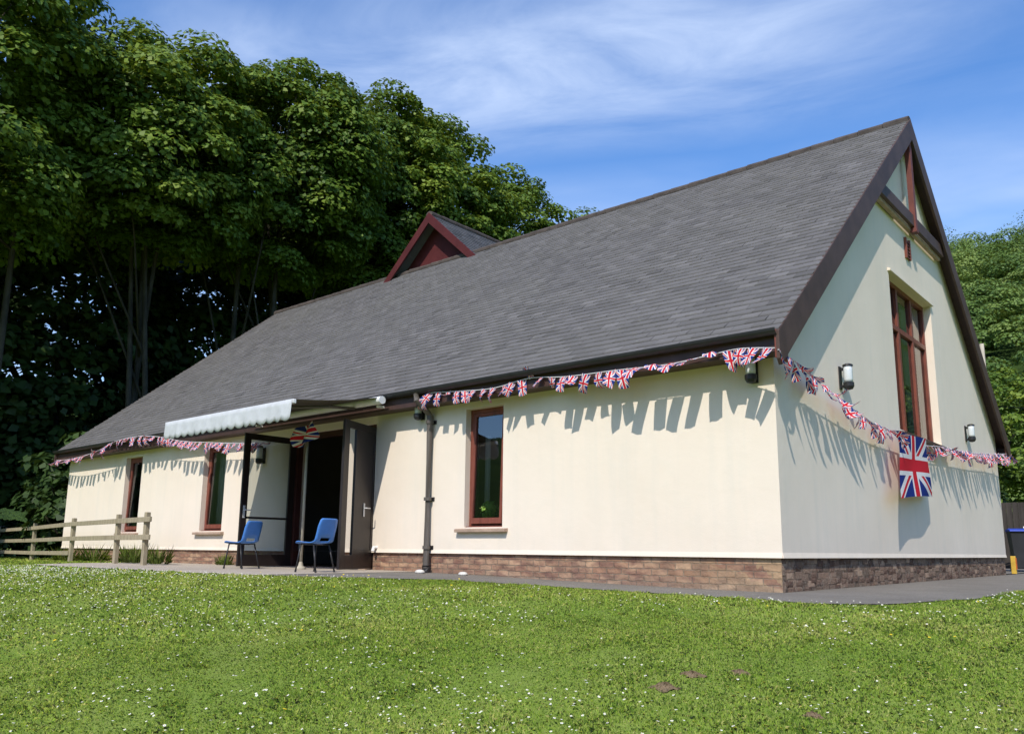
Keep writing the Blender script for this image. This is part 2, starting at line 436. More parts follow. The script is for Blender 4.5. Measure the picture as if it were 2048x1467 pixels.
# ------------------------------------------------------------------ ground
def sstep(x, a, b):
    t = np.clip((np.asarray(x, float) - a) / (b - a), 0, 1); return t * t * (3 - 2 * t)
EX = [-60, -14.6, -14.0, -13, -6.3, -5, -4, -2, 0, .8, 1.4, 1.75]
EY = [0, 0, -2.0, -3.1, -3.1, -2.2, -1.35, -1.15, -1.15, -1.25, -.85, .4]
def edge_y(x): return np.interp(x, EX, EY)
def gh(x, y):
    """height of the ground"""
    x = np.asarray(x, float); y = np.asarray(y, float)
    base = .09 * sstep(-x, 0, 7) - .05 * sstep(-x, 14, 24)
    t = x * .386 - y * .923
    d = t - 1.9
    sp_ = np.log1p(np.exp(np.clip(d * 2.2, -30, 30))) / 2.2
    drop = -.155 * np.minimum(sp_, 40)
    drop = np.where(drop < -1.6, -1.6 - .15 * np.tanh((-drop - 1.6)), drop)
    wob = .025 * np.sin(x * .9 + 1) * np.sin(y * 1.1) + .015 * np.sin(x * 2.3 + y * 1.7)
    return base + drop + wob * sstep(d, -.4, 1.0)
def gh1(x, y): return float(gh(x, y))
def is_lawn(x, y): return np.where(x > 1.78 + .05 * np.sin(y * 2.1), y < 30, (y < edge_y(x) + .045 * np.sin(x * 7.3) + .035 * np.sin(x * 17.1 + 2) + .02 * np.sin(x * 41)) | ((x < -20.2) & (y < 40)))

def spread(lo, hi, f0, f1, step):
    inner = np.arange(f0, f1 + step / 2, step)
    out = []; s = step; v = f1
    while v < hi: s *= 1.35; v += s; out.append(v)
    neg = []; s = step; v = f0
    while v > lo: s *= 1.35; v -= s; neg.append(v)
    return np.array(neg[::-1] + list(inner) + out)
gx = spread(-3000, 3000, -24, 8, .3); gy = spread(-3000, 3000, -12, 16, .3)
X, Y = np.meshgrid(gx, gy); Zg = gh(X, Y)
nx, ny = len(gx), len(gy)
idx = np.arange(nx * ny).reshape(ny, nx)
F = np.stack([idx[:-1, :-1], idx[:-1, 1:], idx[1:, 1:], idx[1:, :-1]], -1).reshape(-1, 4)
tag(np_mesh('ground', np.stack([X.ravel(), Y.ravel(), Zg.ravel()], 1), F, MAT['ground'], smooth=True), kind='structure')

def column_sheet(name, xs, ytop, mat, rise):
    vs, nrow = [], 24
    for x in xs:
        y0, y1 = float(edge_y(x)) - .03, ytop(x)
        for j in range(nrow):
            y = y0 + (y1 - y0) * (j / (nrow - 1)) ** 1.5
            vs.append((x, y, gh1(x, y) + rise))
    n = len(xs); id_ = np.arange(n * nrow).reshape(n, nrow)
    F = np.stack([id_[:-1, :-1], id_[1:, :-1], id_[1:, 1:], id_[:-1, 1:]], -1).reshape(-1, 4)
    tag(np_mesh(name, np.array(vs), F, mat, smooth=True), kind='structure')
column_sheet('paving', np.linspace(-14.5, -6.0, 60), lambda x: .28 if not -9.5 < x < -7.1 else .35, MAT['paving'], .014)
column_sheet('path', np.concatenate([np.linspace(-5.998, -.02, 44), np.linspace(0.0, 1.80, 16)]), lambda x: .05 if x < -.01 else 30.0, MAT['tarmac'], .010)
m = MB(); m.add([(-14, 12.6, .024), (-.02, 12.6, .024), (-.02, 30, .024), (-14, 30, .024)], [(0, 1, 2, 3)])
tag(m.build('yard', MAT['tarmac']), kind='structure')

# ------------------------------------------------------------------ hills
def hill_h(x, y):
    return np.interp(y, [36, 62, 160, 230, 420], [0, 6, 58, 69, 58]) * np.interp(x, [-170, -95, -45, -20, 20, 160, 420], [0, .45, .97, .99, 1.03, 1.15, .5])
hx = np.linspace(-200, 430, 90); hy = np.linspace(36, 420, 60)
X, Y = np.meshgrid(hx, hy)
Zh = hill_h(X, Y) + 2.0 * np.sin(X * .06) * np.sin(Y * .05) * sstep(Y, 45, 90) - .5
id_ = np.arange(90 * 60).reshape(60, 90)
F = np.stack([id_[:-1, :-1], id_[:-1, 1:], id_[1:, 1:], id_[1:, :-1]], -1).reshape(-1, 4)
tag(np_mesh('hill', np.stack([X.ravel(), Y.ravel(), Zh.ravel()], 1), F, MAT['hill'], smooth=True), kind='structure')
# the valley side across from the hall: it shows in the window glass
ang = np.radians(np.linspace(-215, 5, 260)); rad = np.linspace(120, 420, 14)
A, R = np.meshgrid(ang, rad)
prof = np.interp(R, [120, 150, 260, 420], [-2.5, 8, 40, 48])
rid = 1.08 + .08 * np.sin(A * 5 + 1) + .10 * np.sin(A * 13) + .05 * np.sin(A * 37) + .05 * np.sin(A * 61 + 2) + .03 * np.sin(A * 113)
V = np.stack([(R * np.cos(A)).ravel(), (R * np.sin(A)).ravel(), (prof * rid).ravel()], 1)
id_ = np.arange(260 * 14).reshape(14, 260)
F = np.stack([id_[:-1, :-1], id_[:-1, 1:], id_[1:, 1:], id_[1:, :-1]], -1).reshape(-1, 4)
tag(np_mesh('valley_side', V, F, MAT['hill'], smooth=True), kind='structure')

# ------------------------------------------------------------------ the hall
PL = .40            # top of the brick plinth
WL, WW = -19.75, 12.35
MS = (8.28 - 2.95) / (6.175 + .29)          # roof slope
def roof_z(y): return 2.95 + MS * (min(y, WW - y) + .29)
hall = empty('village_hall', (0, 0, 0), 0, 'long cream rendered hall with grey slate roof, brick plinth and brown bargeboards', 'hall')

FRONT_OPEN = [(-4.96, -4.19, .78, 2.585), (-12.74, -11.86, .78, 2.56), (-16.42, -15.58, .78, 2.56), (-9.52, -7.08, .0, 2.56)]
def panel_front(z0, z1, yo, yi, x0, x1, openings, soffit=True):
    """outer and inner skin with openings and reveals"""
    m = MB()
    xs = sorted({x0, x1, *[o[0] for o in openings], *[o[1] for o in openings]})
    zs = sorted({z0, z1, *[min(max(o[2], z0), z1) for o in openings], *[min(max(o[3], z0), z1) for o in openings]})
    def inside(xm, zm): return any(o[0] < xm < o[1] and o[2] < zm < o[3] for o in openings)
    for a, b in zip(xs[:-1], xs[1:]):
        for c, d in zip(zs[:-1], zs[1:]):
            if inside((a + b) / 2, (c + d) / 2): continue
            m.add([(a, yo, c), (b, yo, c), (b, yo, d), (a, yo, d)], [(0, 1, 2, 3)])
            m.add([(a, yi, c), (b, yi, c), (b, yi, d), (a, yi, d)], [(3, 2, 1, 0)])
    for a, b, c, d in openings:
        c, d = max(c, z0), min(d, z1)
        if c >= d: continue
        q = [(a, c), (b, c), (b, d), (a, d)]
        for i in range(4):
            (xa, za), (xb, zb) = q[i], q[(i + 1) % 4]
            if za == zb == z0 or za == zb == z1: continue
            m.add([(xa, yo, za), (xb, yo, zb), (xb, yi, zb), (xa, yi, za)], [(0, 1, 2, 3)])
    m.add([(x0, yo, z0), (x1, yo, z0), (x1, yi, z0), (x0, yi, z0)], [(3, 2, 1, 0)])
    return m
TH = .30
m = panel_front(PL, 2.9, 0, TH, WL, 0, FRONT_OPEN)
m.build('wall', MAT['render'], hall, label='sunlit long front wall of cream render')
m = panel_front(-.3, PL, .03, TH, WL + .03, -.03, [FRONT_OPEN[3]])
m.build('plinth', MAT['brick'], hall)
# bell-cast bead where the render stops above the bricks
m = MB()
for a, b in ((WL, -9.52), (-7.08, 0)):
    m.prism([(a, -.016, PL - .012), (a, .029, PL - .012), (a, -.001, PL + .05)], (b - a, 0, 0))
m.build('drip_bead', MAT['render'], hall)

# gable facing +X : window y 4.9-7.46, z 2.42-5.07
GW = (4.90, 7.46, 2.42, 5.07)
def gable(x, xi, openings, y0, y1):
    m = MB(); s = 1 if x > xi else -1
    def quad(ya, yb, za, zb, zc, zd, xx, flip):
        # corners (ya,za)(yb,zb)(yb,zc)(ya,zd)
        m.add([(xx, ya, za), (xx, yb, zb), (xx, yb, zc), (xx, ya, zd)], [(0, 1, 2, 3) if not flip else (3, 2, 1, 0)])
    ys = [y0, 6.175, y1] if not openings else [y0, openings[0], 6.175, openings[1], y1]
    top = lambda y: roof_z(y) - .07
    for ya, yb in zip(ys[:-1], ys[1:]):
        for xx, fl in ((x, s < 0), (xi, s > 0)):
            if openings and openings[0] <= (ya + yb) / 2 <= openings[1]:
                quad(ya, yb, PL, PL, openings[2], openings[2], xx, fl)
                quad(ya, yb, openings[3], openings[3], top(yb), top(ya), xx, fl)
            else:
                quad(ya, yb, PL, PL, top(yb), top(ya), xx, fl)
    if openings:
        a, b, c, d = openings; q = [(a, c), (b, c), (b, d), (a, d)]
        for i in range(4):
            (ya, za), (yb, zb) = q[i], q[(i + 1) % 4]
            m.add([(x, ya, za), (x, yb, zb), (xi, yb, zb), (xi, ya, za)], [(0, 1, 2, 3)])
    m.add([(x, y0, PL), (x, y1, PL), (xi, y1, PL), (xi, y0, PL)], [(0, 1, 2, 3)])
    return m
gable(0, -TH, GW, 0.0, WW).build('wall', MAT['render'], hall, label='gable end wall of cream render, lit at a glancing angle')
gable(WL, WL + TH, None, 0.0, WW).build('wall', MAT['render'], hall)
m = MB(); m.box(-TH, -.03, .0301, WW - .03, -.3, PL); m.build('plinth', MAT['rubble'], hall, label='shaded rough brick plinth under the gable')
m = MB(); m.prism([(.016, 0, PL - .012), (-.029, 0, PL - .012), (.001, 0, PL + .05)], (0, WW, 0)); m.build('drip_bead', MAT['render'], hall)
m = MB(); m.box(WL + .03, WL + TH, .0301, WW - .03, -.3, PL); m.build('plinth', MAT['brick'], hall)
m = MB(); m.box(WL + TH, -TH, WW - TH, WW, -.3, 2.9); m.build('wall', MAT['render'], hall)
# inside: floor, lobby partition
m = MB(); m.box(WL + TH, -TH, TH, WW - TH, -.1, .12); m.build('floor', MAT['interior_floor'], hall)
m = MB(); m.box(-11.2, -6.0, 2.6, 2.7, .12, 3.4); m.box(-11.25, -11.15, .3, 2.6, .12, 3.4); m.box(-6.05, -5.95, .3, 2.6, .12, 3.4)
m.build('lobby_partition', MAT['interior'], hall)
m = MB(); m.box(-9.7, -9.58, 2.54, 2.6, .12, 2.4); m.box(-8.6, -8.48, 2.54, 2.6, .12, 2.4); m.box(-9.58, -8.6, 2.54, 2.6, 2.28, 2.4)
m.build('inner_door_frame', MAT['timber'], hall)
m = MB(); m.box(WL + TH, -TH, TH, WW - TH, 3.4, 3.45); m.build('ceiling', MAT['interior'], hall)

# ---- roof of individual slates
def slates(x0, x1, y_e, z_e, y_r, z_r, name, parent, gauge=.15, width=.26, rnd=True):
    sl = math.hypot(y_r - y_e, z_r - z_e); n = int(round(sl / gauge)); g_ = sl / n
    d = np.array([0, (y_r - y_e) / sl, (z_r - z_e) / sl]); nrm = np.array([0, -d[2], d[1]])
    if y_r < y_e: nrm = np.array([0, -d[2], d[1]]) * (1 if d[1] > 0 else -1)
    V, Fq, T = [], [], []
    o = np.array([0, y_e, z_e])
    cx = int((x1 - x0) / width)
    for i in range(n):
        off = 0 if i % 2 else width / 2
        xs = [x0] + [x0 + off + width * k for k in range(0 if off else 1, cx + 1) if x0 + off + width * k < x1 - .04] + [x1]
        for a, b in zip(xs[:-1], xs[1:]):
            ja = random.uniform(-.004, .004); lift = .017 + random.uniform(-.004, .006); tl = random.uniform(0, .0055)
            s0 = i * g_ + ja; s1 = (i + 1) * g_ + .012
            gap = .0025
            p = [o + d * s0 + nrm * (lift + tl), o + d * s0 + nrm * (lift - tl * .6), o + d * s1 + nrm * .002, o + d * s0 - nrm * .004]
            b0 = len(V)
            V += [(a + gap, p[0][1], p[0][2]), (b - gap, p[1][1], p[1][2]), (b - gap, p[2][1], p[2][2]), (a + gap, p[2][1], p[2][2]),
                  (a + gap, p[3][1], p[3][2]), (b - gap, p[3][1], p[3][2])]
            Fq += [(b0, b0 + 1, b0 + 2, b0 + 3), (b0 + 4, b0 + 5, b0 + 1, b0)]
            T += [min(1, max(0, random.gauss(.47, .17)))] * 6
    # deck beneath
    b0 = len(V); q0 = o - nrm * .012; q1 = o + d * sl - nrm * .012; r0 = o - nrm * .06; r1 = o + d * sl - nrm * .06
    V += [(x0, q0[1], q0[2]), (x1, q0[1], q0[2]), (x1, q1[1], q1[2]), (x0, q1[1], q1[2]), (x0, r0[1], r0[2]), (x1, r0[1], r0[2]), (x1, r1[1], r1[2]), (x0, r1[1], r1[2])]
    Fq += [(b0, b0 + 1, b0 + 2, b0 + 3), (b0 + 4, b0 + 7, b0 + 6, b0 + 5), (b0, b0 + 4, b0 + 5, b0 + 1), (b0 + 1, b0 + 5, b0 + 6, b0 + 2), (b0 + 3, b0, b0 + 4, b0 + 7)]
    T += [.2] * 8
    return np_mesh(name, np.array(V), np.array(Fq), MAT['slate'], np.array(T), parent)
VX0, VX1 = -19.92, .225
front_roof = slates(VX0, VX1, -.33, 2.925, 6.175, 8.28, 'roof', hall)
# rear slope, simple courses
rear_roof = slates(VX0, VX1, WW + .33, 2.925, 6.175, 8.28, 'roof', hall, gauge=.5, width=1.2)
# ridge tiles
def ridge_tiles(p0, p1, r, parent, step=.45):
    m = MB(); p0, p1 = Vector(p0), Vector(p1); n = max(1, int(round((p1 - p0).length / step)))
    d = (p1 - p0) / n; e = d.normalized(); s = e.cross(Vector((0, 0, 1))).normalized()
    for i in range(n):
        a = p0 + d * i + Vector((0, 0, random.uniform(-.004, .006))); b = a + d * .975
        k = 7; ring = []
        for q, sc in ((a, 1.06), (b, .97)):
            for j in range(k):
                t = PI * (-.12 + 1.24 * j / (k - 1))
                ring.append(q + (s * math.cos(t) * r + Vector((0, 0, math.sin(t) * r * .75))) * sc)
        m.add(ring, [(j, j + 1, k + j + 1, k + j) for j in range(k - 1)] + [tuple(range(k))[::-1], tuple(range(k, 2 * k))])
    return m.build('ridge', MAT['slateridge'], parent)
ridge_tiles((VX0, 6.175, 8.245), (VX1, 6.175, 8.245), .13, front_roof)

# eaves: fascia, soffit, gutter
for ye, sgn, lab in ((0, -1, None), (WW, 1, None)):
    m = MB()
    y0, y1 = sorted((ye + sgn * .26, ye + sgn * .285)); m.box(WL - .12, .14, y0, y1, 2.69, 2.925)
    m.build('fascia', MAT['fascia'], hall)
    m = MB(); y0, y1 = sorted((ye + sgn * .001, ye + sgn * .259)); m.box(WL - .12, .14, y0, y1, 2.692, 2.712); m.build('soffit', MAT['barge'], hall)
    m = MB(); yc = ye + sgn * .352; k = 9; prof = []
    for j in range(k):
        t = PI + PI * j / (k - 1); prof.append((yc + .066 * math.cos(t), 2.935 + .075 * math.sin(t)))
    for j in range(k):
        t = PI * 2 - PI * j / (k - 1); prof.append((yc + .060 * math.cos(t), 2.935 + .068 * math.sin(t)))
    m.prism([(VX0, a, b) for a, b in prof], (VX1 - VX0 - .02, 0, 0))
    gut = m.build('gutter', MAT['black'], hall)

# verges: bargeboards with boxed feet, collar and king post in the gable
def bargeboard(x0, x1, side, depth=.33):
    m = MB(); s = side
    yf = -.36 if s < 0 else WW + .36
    def P(y, z): return (x0, y, z)
    ya = 6.175
    zt = lambda y: 2.95 + MS * ((y if s < 0 else WW - y) + .29) + .015
    dz = depth / math.cos(math.atan(MS)) * .98
    pts = [P(yf, zt(yf)), P(ya, zt(ya)), P(ya, zt(ya) - dz), P(yf + (.05 if s < 0 else -.05), zt(yf) - dz + .03), P(yf, zt(yf) - dz + .10)]
    m.prism(pts, (x1 - x0, 0, 0)); return m
for xa, xb in ((.19, .23), (WL - .17, WL - .13)):
    for s in (-1, 1): bargeboard(xa, xb, s).build('bargeboard', MAT['barge'], hall, bevel=.004)
# verge soffit boards between wall and bargeboard
for s in (-1, 1):
    m = MB(); y0 = -.28 if s < 0 else WW + .28; zt = lambda y: 2.95 + MS * ((y if s < 0 else WW - y) + .29) - .085
    m.prism([(.002, y0, zt(y0)), (.002, 6.175, zt(6.175)), (.002, 6.175, zt(6.175) - .03), (.002, y0, zt(y0) - .03)], (.187, 0, 0))
    m.build('verge_soffit', MAT['fascia'], hall)
# eaves box foot facing the corner
for s in (-1, 1):
    m = MB(); y0, y1 = (-.355, -.02) if s < 0 else (WW + .02, WW + .355)
    m.box(.17, .189, y0, y1, 2.60, 2.93); m.build('eaves_box_end', MAT['timber'], hall, bevel=.003)
m = MB(); m.box(.10, .163, 4.22, 8.13, 6.20, 6.42); m.build('collar', MAT['barge'], hall, bevel=.004)
m = MB(); m.box(.03, .099, 4.22, 8.13, 6.14, 6.20); m.build('collar_board', MAT['stone'], hall)
m = MB(); m.box(.095, .19, 6.115, 6.235, 6.18, 8.02); m.box(.09, .2, 6.10, 6.25, 6.10, 6.18)
m.build('king_post', MAT['king'], hall, bevel=.004)
# louvred vent high in the gable
m = MB(); m.box(.001, .045, 5.98, 6.02, 5.62, 6.0); m.box(.001, .045, 6.20, 6.24, 5.62, 6.0)
for k in range(6): m.prism([(.002, 6.02, 5.64 + k * .06), (.04, 6.02, 5.625 + k * .06), (.04, 6.02, 5.64 + k * .06), (.002, 6.02, 5.67 + k * .06)], (0, .18, 0))
m.build('vent', MAT['timber'], hall)

# ---- windows
def side_window(o, name_y, sash_out=.0):
    a, b, c, d = o; y = name_y
    m = MB(); t = .062
    m.box(a, a + t, y, y + .075, c, d); m.box(b - t, b, y, y + .075, c, d)
    m.box(a + t, b - t, y, y + .075, d - t, d); m.box(a + t, b - t, y, y + .075, c, c + .05)
    w = m.build('window', MAT['timber'], hall, bevel=.004)
    # opening sash, standing very slightly ajar at the foot
    m = MB(); a2, b2, c2, d2 = a + t + .003, b - t - .003, c + .053, d - t - .003; s = .05
    def sh(z): return y + .004 - sash_out * (d2 - z) / (d2 - c2)
    def bar(x0, x1, z0, z1):
        m.add([(x0, sh(z0), z0), (x1, sh(z0), z0), (x1, sh(z0) + .05, z0), (x0, sh(z0) + .05, z0), (x0, sh(z1), z1), (x1, sh(z1), z1), (x1, sh(z1) + .05, z1), (x0, sh(z1) + .05, z1)],
              [(3, 2, 1, 0), (4, 5, 6, 7), (0, 1, 5, 4), (1, 2, 6, 5), (2, 3, 7, 6), (3, 0, 4, 7)])
    bar(a2, a2 + s, c2, d2); bar(b2 - s, b2, c2, d2); bar(a2 + s, b2 - s, d2 - s, d2); bar(a2 + s, b2 - s, c2, c2 + .085)
    m.build('sash', MAT['timber'], w, bevel=.003)
    m = MB(); z0, z1 = c2 + .085, d2 - s
    m.add([(a2 + s, sh(z0) + .028, z0), (b2 - s, sh(z0) + .028, z0), (b2 - s, sh(z1) + .028, z1), (a2 + s, sh(z1) + .028, z1)], [(0, 1, 2, 3)])
    m.build('pane', MAT['glass'], w)
    m = MB(); m.prism([(a - .13, -.085, c - .075), (a - .13, .14, c - .075), (a - .13, .14, c - .004), (a - .13, -.085, c - .028)], (b - a + .24, 0, 0))
    m.build('sill', MAT['stone'], w, bevel=.006)
    m = MB(); m.prism([(a + .005, .03, c - .003), (a + .005, y + .07, c - .003), (a + .005, y + .07, c + .03), (a + .005, .03, c + .012)], (b - a - .01, 0, 0))
    m.build('sub_sill', MAT['timber'], w)
    return w
for o, out_ in zip(FRONT_OPEN[:3], (.06, .035, .05)):
    side_window(o, .11, out_)

# gable window: three lights under a transom, deep reveal
a, b, c, d = GW; XW = -.215
m = MB(); t = .075
def gbox(y0, y1, z0, z1, dx0=0, dx1=.085): m.box(XW - dx1 + .085, XW + .085 - dx0, y0, y1, z0, z1)
gbox(a, a + t, c, d); gbox(b - t, b, c, d); gbox(a + t, b - t, d - t, d); gbox(a + t, b - t, c, c + .07)
TZ = 4.22
gbox(a + t, b - t, TZ, TZ + .09)
MU = (5.70, 6.56)
for y in MU:
    gbox(y, y + .10, c + .07, TZ); gbox(y, y + .10, TZ + .09, d - t)
gw = m.build('window', MAT['timber'], hall, bevel=.004, label='tall three-light gable window with a transom')
ys = [a + t] + [v for y in MU for v in (y, y + .10)] + [b - t]
for i in range(0, 6, 2):
    for z0, z1 in ((c + .07, TZ), (TZ + .09, d - t)):
        m = MB(); m.add([(XW + .04, ys[i], z0), (XW + .04, ys[i + 1], z0), (XW + .04, ys[i + 1], z1), (XW + .04, ys[i], z1)], [(0, 1, 2, 3)])
        m.build('pane', MAT['glass'], gw)
m = MB(); m.prism([(XW, a - .10, c - .09), (.10, a - .10, c - .11), (.10, a - .10, c - .05), (XW, a - .10, c - .003)], (0, b - a + .20, 0))
m.build('sill', MAT['barge'], gw, bevel=.005)
m = MB(); m.prism([(.001, a - .06, d + .002), (.05, a - .06, d + .002), (.05, a - .06, d + .035), (.001, a - .06, d + .055)], (0, b - a + .12, 0))
m.build('drip_mould', MAT['render'], gw)

# ---- doorway and its two glazed leaves, both hooked open
m = MB(); m.box(-9.519, -9.40, .05, .17, .1, 2.56); m.box(-7.20, -7.081, .05, .17, .1, 2.56); m.box(-9.40, -7.20, .05, .17, 2.46, 2.56)
m.build('door_frame', MAT['doorred'], hall, bevel=.004)
m = MB(); m.box(-9.5, -7.1, -.12, .3, .0, .118); m.build('threshold', MAT['stone'], hall)
def door_leaf(hx, hy, ang, W_=1.08, H=2.36, kind='glazed'):
    e = empty('door', (hx, hy, .125), ang); e.parent = hall
    m = MB(); t = .022
    if kind == 'glazed':
        m.box(0, .12, -t, t, 0, H); m.box(W_ - .12, W_, -t, t, 0, H); m.box(.12, W_ - .12, -t, t, H - .11, H); m.box(.12, W_ - .12, -t, t, 0, .20)
        m.box(.12, W_ - .12, -t, t, .83, .868)
        gl = [(.12, W_ - .12, .20, .83), (.12, W_ - .12, .868, H - .11)]
    else:
        m.box(0, .10, -t, t, 0, H); m.box(.10, .66, -t, t, 0, .30); m.box(.10, .66, -t + .008, t - .008, .30, H - .12); m.box(.66, .70, -t, t, 0, H)
        m.box(W_ - .16, W_, -t, t, 0, H); m.box(.10, W_ - .16, -t, t, H - .12, H); m.box(.70, W_ - .16, -t, t, 0, .22)
        gl = [(.70, W_ - .16, .22, H - .12)]
    st = m.build('door_panel', MAT['door'], e, bevel=.003)
    for x0, x1, z0, z1 in gl:
        m = MB(); m.add([(x0, 0, z0), (x1, 0, z0), (x1, 0, z1), (x0, 0, z1)], [(0, 1, 2, 3)]); m.build('pane', MAT['glass'], e)
    for s in (-1, 1):
        m = MB(); hxp = W_ - .06 if kind == 'glazed' else .36
        m.box(hxp - .022, hxp + .022, s * (t + .001) - .003, s * (t + .001) + .003, .84, 1.06)
        m.tube([(hxp, s * (t + .003), .98), (hxp, s * (t + .05), .98), (hxp - .11, s * (t + .05), .98)], .010, 7)
        m.build('handle', MAT['metal'], e)
    for z in (.4, 1.9):
        m = MB(); m.tube([(.05, -.05, z), (.05, -.05, z + .12)], .014, 6); m.build('hinge', MAT['metal'], e)
    return e
door_leaf(-9.46, .03, math.radians(-90))
door_leaf(-7.12, .03, math.radians(-68), kind='solid')

# ---- downpipe
m = MB()
m.tube([(-5.72, -.352, 2.87), (-5.72, -.352, 2.78), (-5.70, -.20, 2.66), (-5.69, -.075, 2.55), (-5.69, -.075, .16)], .052, 12)
for z in (2.42, 1.2, .45): m.tube([(-5.69, -.075, z), (-5.69, -.075, z + .05)], .064, 12)
dp = m.build('downpipe', MAT['pipe'], hall, smooth=False)
m = MB(); m.tube([(-5.69, -.075, .20), (-5.69, -.08, .10), (-5.70, -.17, .03)], [.064, .066, .07], 12); m.build('shoe', MAT['black'], dp)
for z in (2.445, 1.225, .475):
    m = MB(); m.box(-5.77, -5.61, -.012, -.001, z - .03, z + .03); m.box(-5.705, -5.675, -.05, -.012, z - .01, z + .01)
    m.build('pipe_clip', MAT['black'], dp)
m = MB(); m.tube([(-6.96, .02, .47), (-6.96, -.07, .47), (-6.96, -.085, .41)], .028, 8); m.build('overflow_pipe', MAT['white'], hall)

# ---- cross gablet rising behind the ridge
GX, GZ, GS = -12.28, 9.74, .915
def gablet_roof(s):
    V, Fq, T = [], [], []
    sl = 2.75; g_ = .17; k = int(sl / g_)
    c = 1 / math.hypot(1, GS); dx, dz = s * c, -GS * c; nx_, nz_ = s * GS * c, c
    y0, y1 = 5.93, 12.9
    for i in range(k):
        y = y0
        off = .14 if i % 2 else 0
        cuts = [y0] + list(np.arange(y0 + .27 - off, y1 - .05, .27)) + [y1]
        for ya, yb in zip(cuts[:-1], cuts[1:]):
            if yb - ya < .03: continue
            sb, st_ = sl - i * g_, sl - (i + 1) * g_ - .01; lf = .017 + random.uniform(-.003, .005)
            b0 = len(V)
            for yy, ss, n_ in ((ya + .002, sb, lf), (yb - .002, sb, lf), (yb - .002, st_, .002), (ya + .002, st_, .002), (ya + .002, sb, -.004), (yb - .002, sb, -.004)):
                V.append((GX + dx * ss + nx_ * n_, yy, GZ + dz * ss + nz_ * n_))
            Fq += [(b0, b0 + 1, b0 + 2, b0 + 3), (b0 + 4, b0 + 5, b0 + 1, b0)]
            T += [min(1, max(0, random.gauss(.45, .2)))] * 6
    b0 = len(V)
    for n_ in (-.012, -.07):
        for yy, ss in ((y0, 0), (y1, 0), (y1, sl), (y0, sl)): V.append((GX + dx * ss + nx_ * n_, yy, GZ + dz * ss + nz_ * n_))
    Fq += [(b0, b0 + 1, b0 + 2, b0 + 3), (b0 + 4, b0 + 7, b0 + 6, b0 + 5), (b0, b0 + 3, b0 + 7, b0 + 4), (b0 + 2, b0 + 3, b0 + 7, b0 + 6)]
    T += [.2] * 8
    return np_mesh('gablet_roof', np.array(V), np.array(Fq), MAT['slate'], np.array(T), hall)
gr = gablet_roof(-1); gablet_roof(1)
ridge_tiles((GX, 5.93, GZ - .03), (GX, 12.9, GZ - .03), .12, gr)
m = MB(); m.prism([(GX - 2.05, 6.33, GZ - .07 - GS * 2.05), (GX + 2.05, 6.33, GZ - .07 - GS * 2.05), (GX, 6.33, GZ - .075)], (0, .08, 0)); m.build('gablet_panel', MAT['red'], hall)
for s in (-1, 1):
    m = MB(); w_ = 1.98
    m.prism([(GX, 5.90, GZ + .02), (GX + s * w_, 5.90, GZ + .02 - GS * w_), (GX + s * (w_ - .02), 5.90, GZ - .22 - GS * w_ + .06), (GX + s * (w_ - .14), 5.90, GZ - .24 - GS * (w_ - .14)), (GX, 5.90, GZ - .29)], (0, .04, 0))
    m.build('gablet_bargeboard', MAT['red'], hall, bevel=.003)
m = MB(); m.box(GX - 1.9, GX + 1.9, 6.5, 12.6, 5.5, 7.9); m.build('wall', MAT['render'], hall)

# ------------------------------------------------------------------ awning over the door
AX0, AX1 = -10.28, -6.45
aw = empty('awning', ((AX0 + AX1) / 2, -.47, 2.83), 0, 'pale grey retractable awning with scalloped valance opened over the doorway', 'awning')
ax0, ax1 = AX0 - aw.location.x, AX1 - aw.location.x
m = MB(); prof = [(.06 * math.cos(t) * 1.15, .065 * math.sin(t)) for t in np.linspace(0, 2 * PI, 14, endpoint=False)]
m.prism([(ax0, a_, b_) for a_, b_ in prof], (ax1 - ax0, 0, 0)); m.build('cassette', MAT['white'], aw)
for s, x in ((-1, ax0 - .045), (1, ax1 + .001)):
    m = MB(); m.prism([(x, a_ * 1.0, b_ * 1.0) for a_, b_ in prof], (.044, 0, 0)); m.build('end_cap', MAT['white'], aw)
    m = MB(); m.box(x - .0 - s * .16, x + .04 - s * .16, .05, .186, -.10, -.06); m.build('wall_bracket', MAT['white'], aw)
FY, FZ = -1.62, -.25
m = MB(); nseg = 20; rows = []
for i in range(nseg + 1):
    t = i / nseg; sag = -.03 * math.sin(PI * t)
    rows.append((-.03 + (FY + .03) * t, .04 + (FZ + .03 - .04) * t + sag))
vs = []; fs = []
for j, x in enumerate(np.linspace(ax0 + .02, ax1 - .02, 30)):
    rip = .006 * math.sin(j * 1.3)
    for a_, b_ in rows: vs.append((x, a_, b_ + rip * math.sin(PI * (a_ / FY))))
k = nseg + 1
for j in range(29):
    for i in range(nseg): fs.append((j * k + i, (j + 1) * k + i, (j + 1) * k + i + 1, j * k + i + 1))
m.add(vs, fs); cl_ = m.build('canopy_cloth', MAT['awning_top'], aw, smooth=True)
sm = cl_.modifiers.new('thick', 'SOLIDIFY'); sm.thickness = .006
m = MB(); m.box(ax0, ax1, FY - .045, FY + .02, FZ - .03, FZ + .035); m.build('front_bar', MAT['white'], aw, bevel=.012)
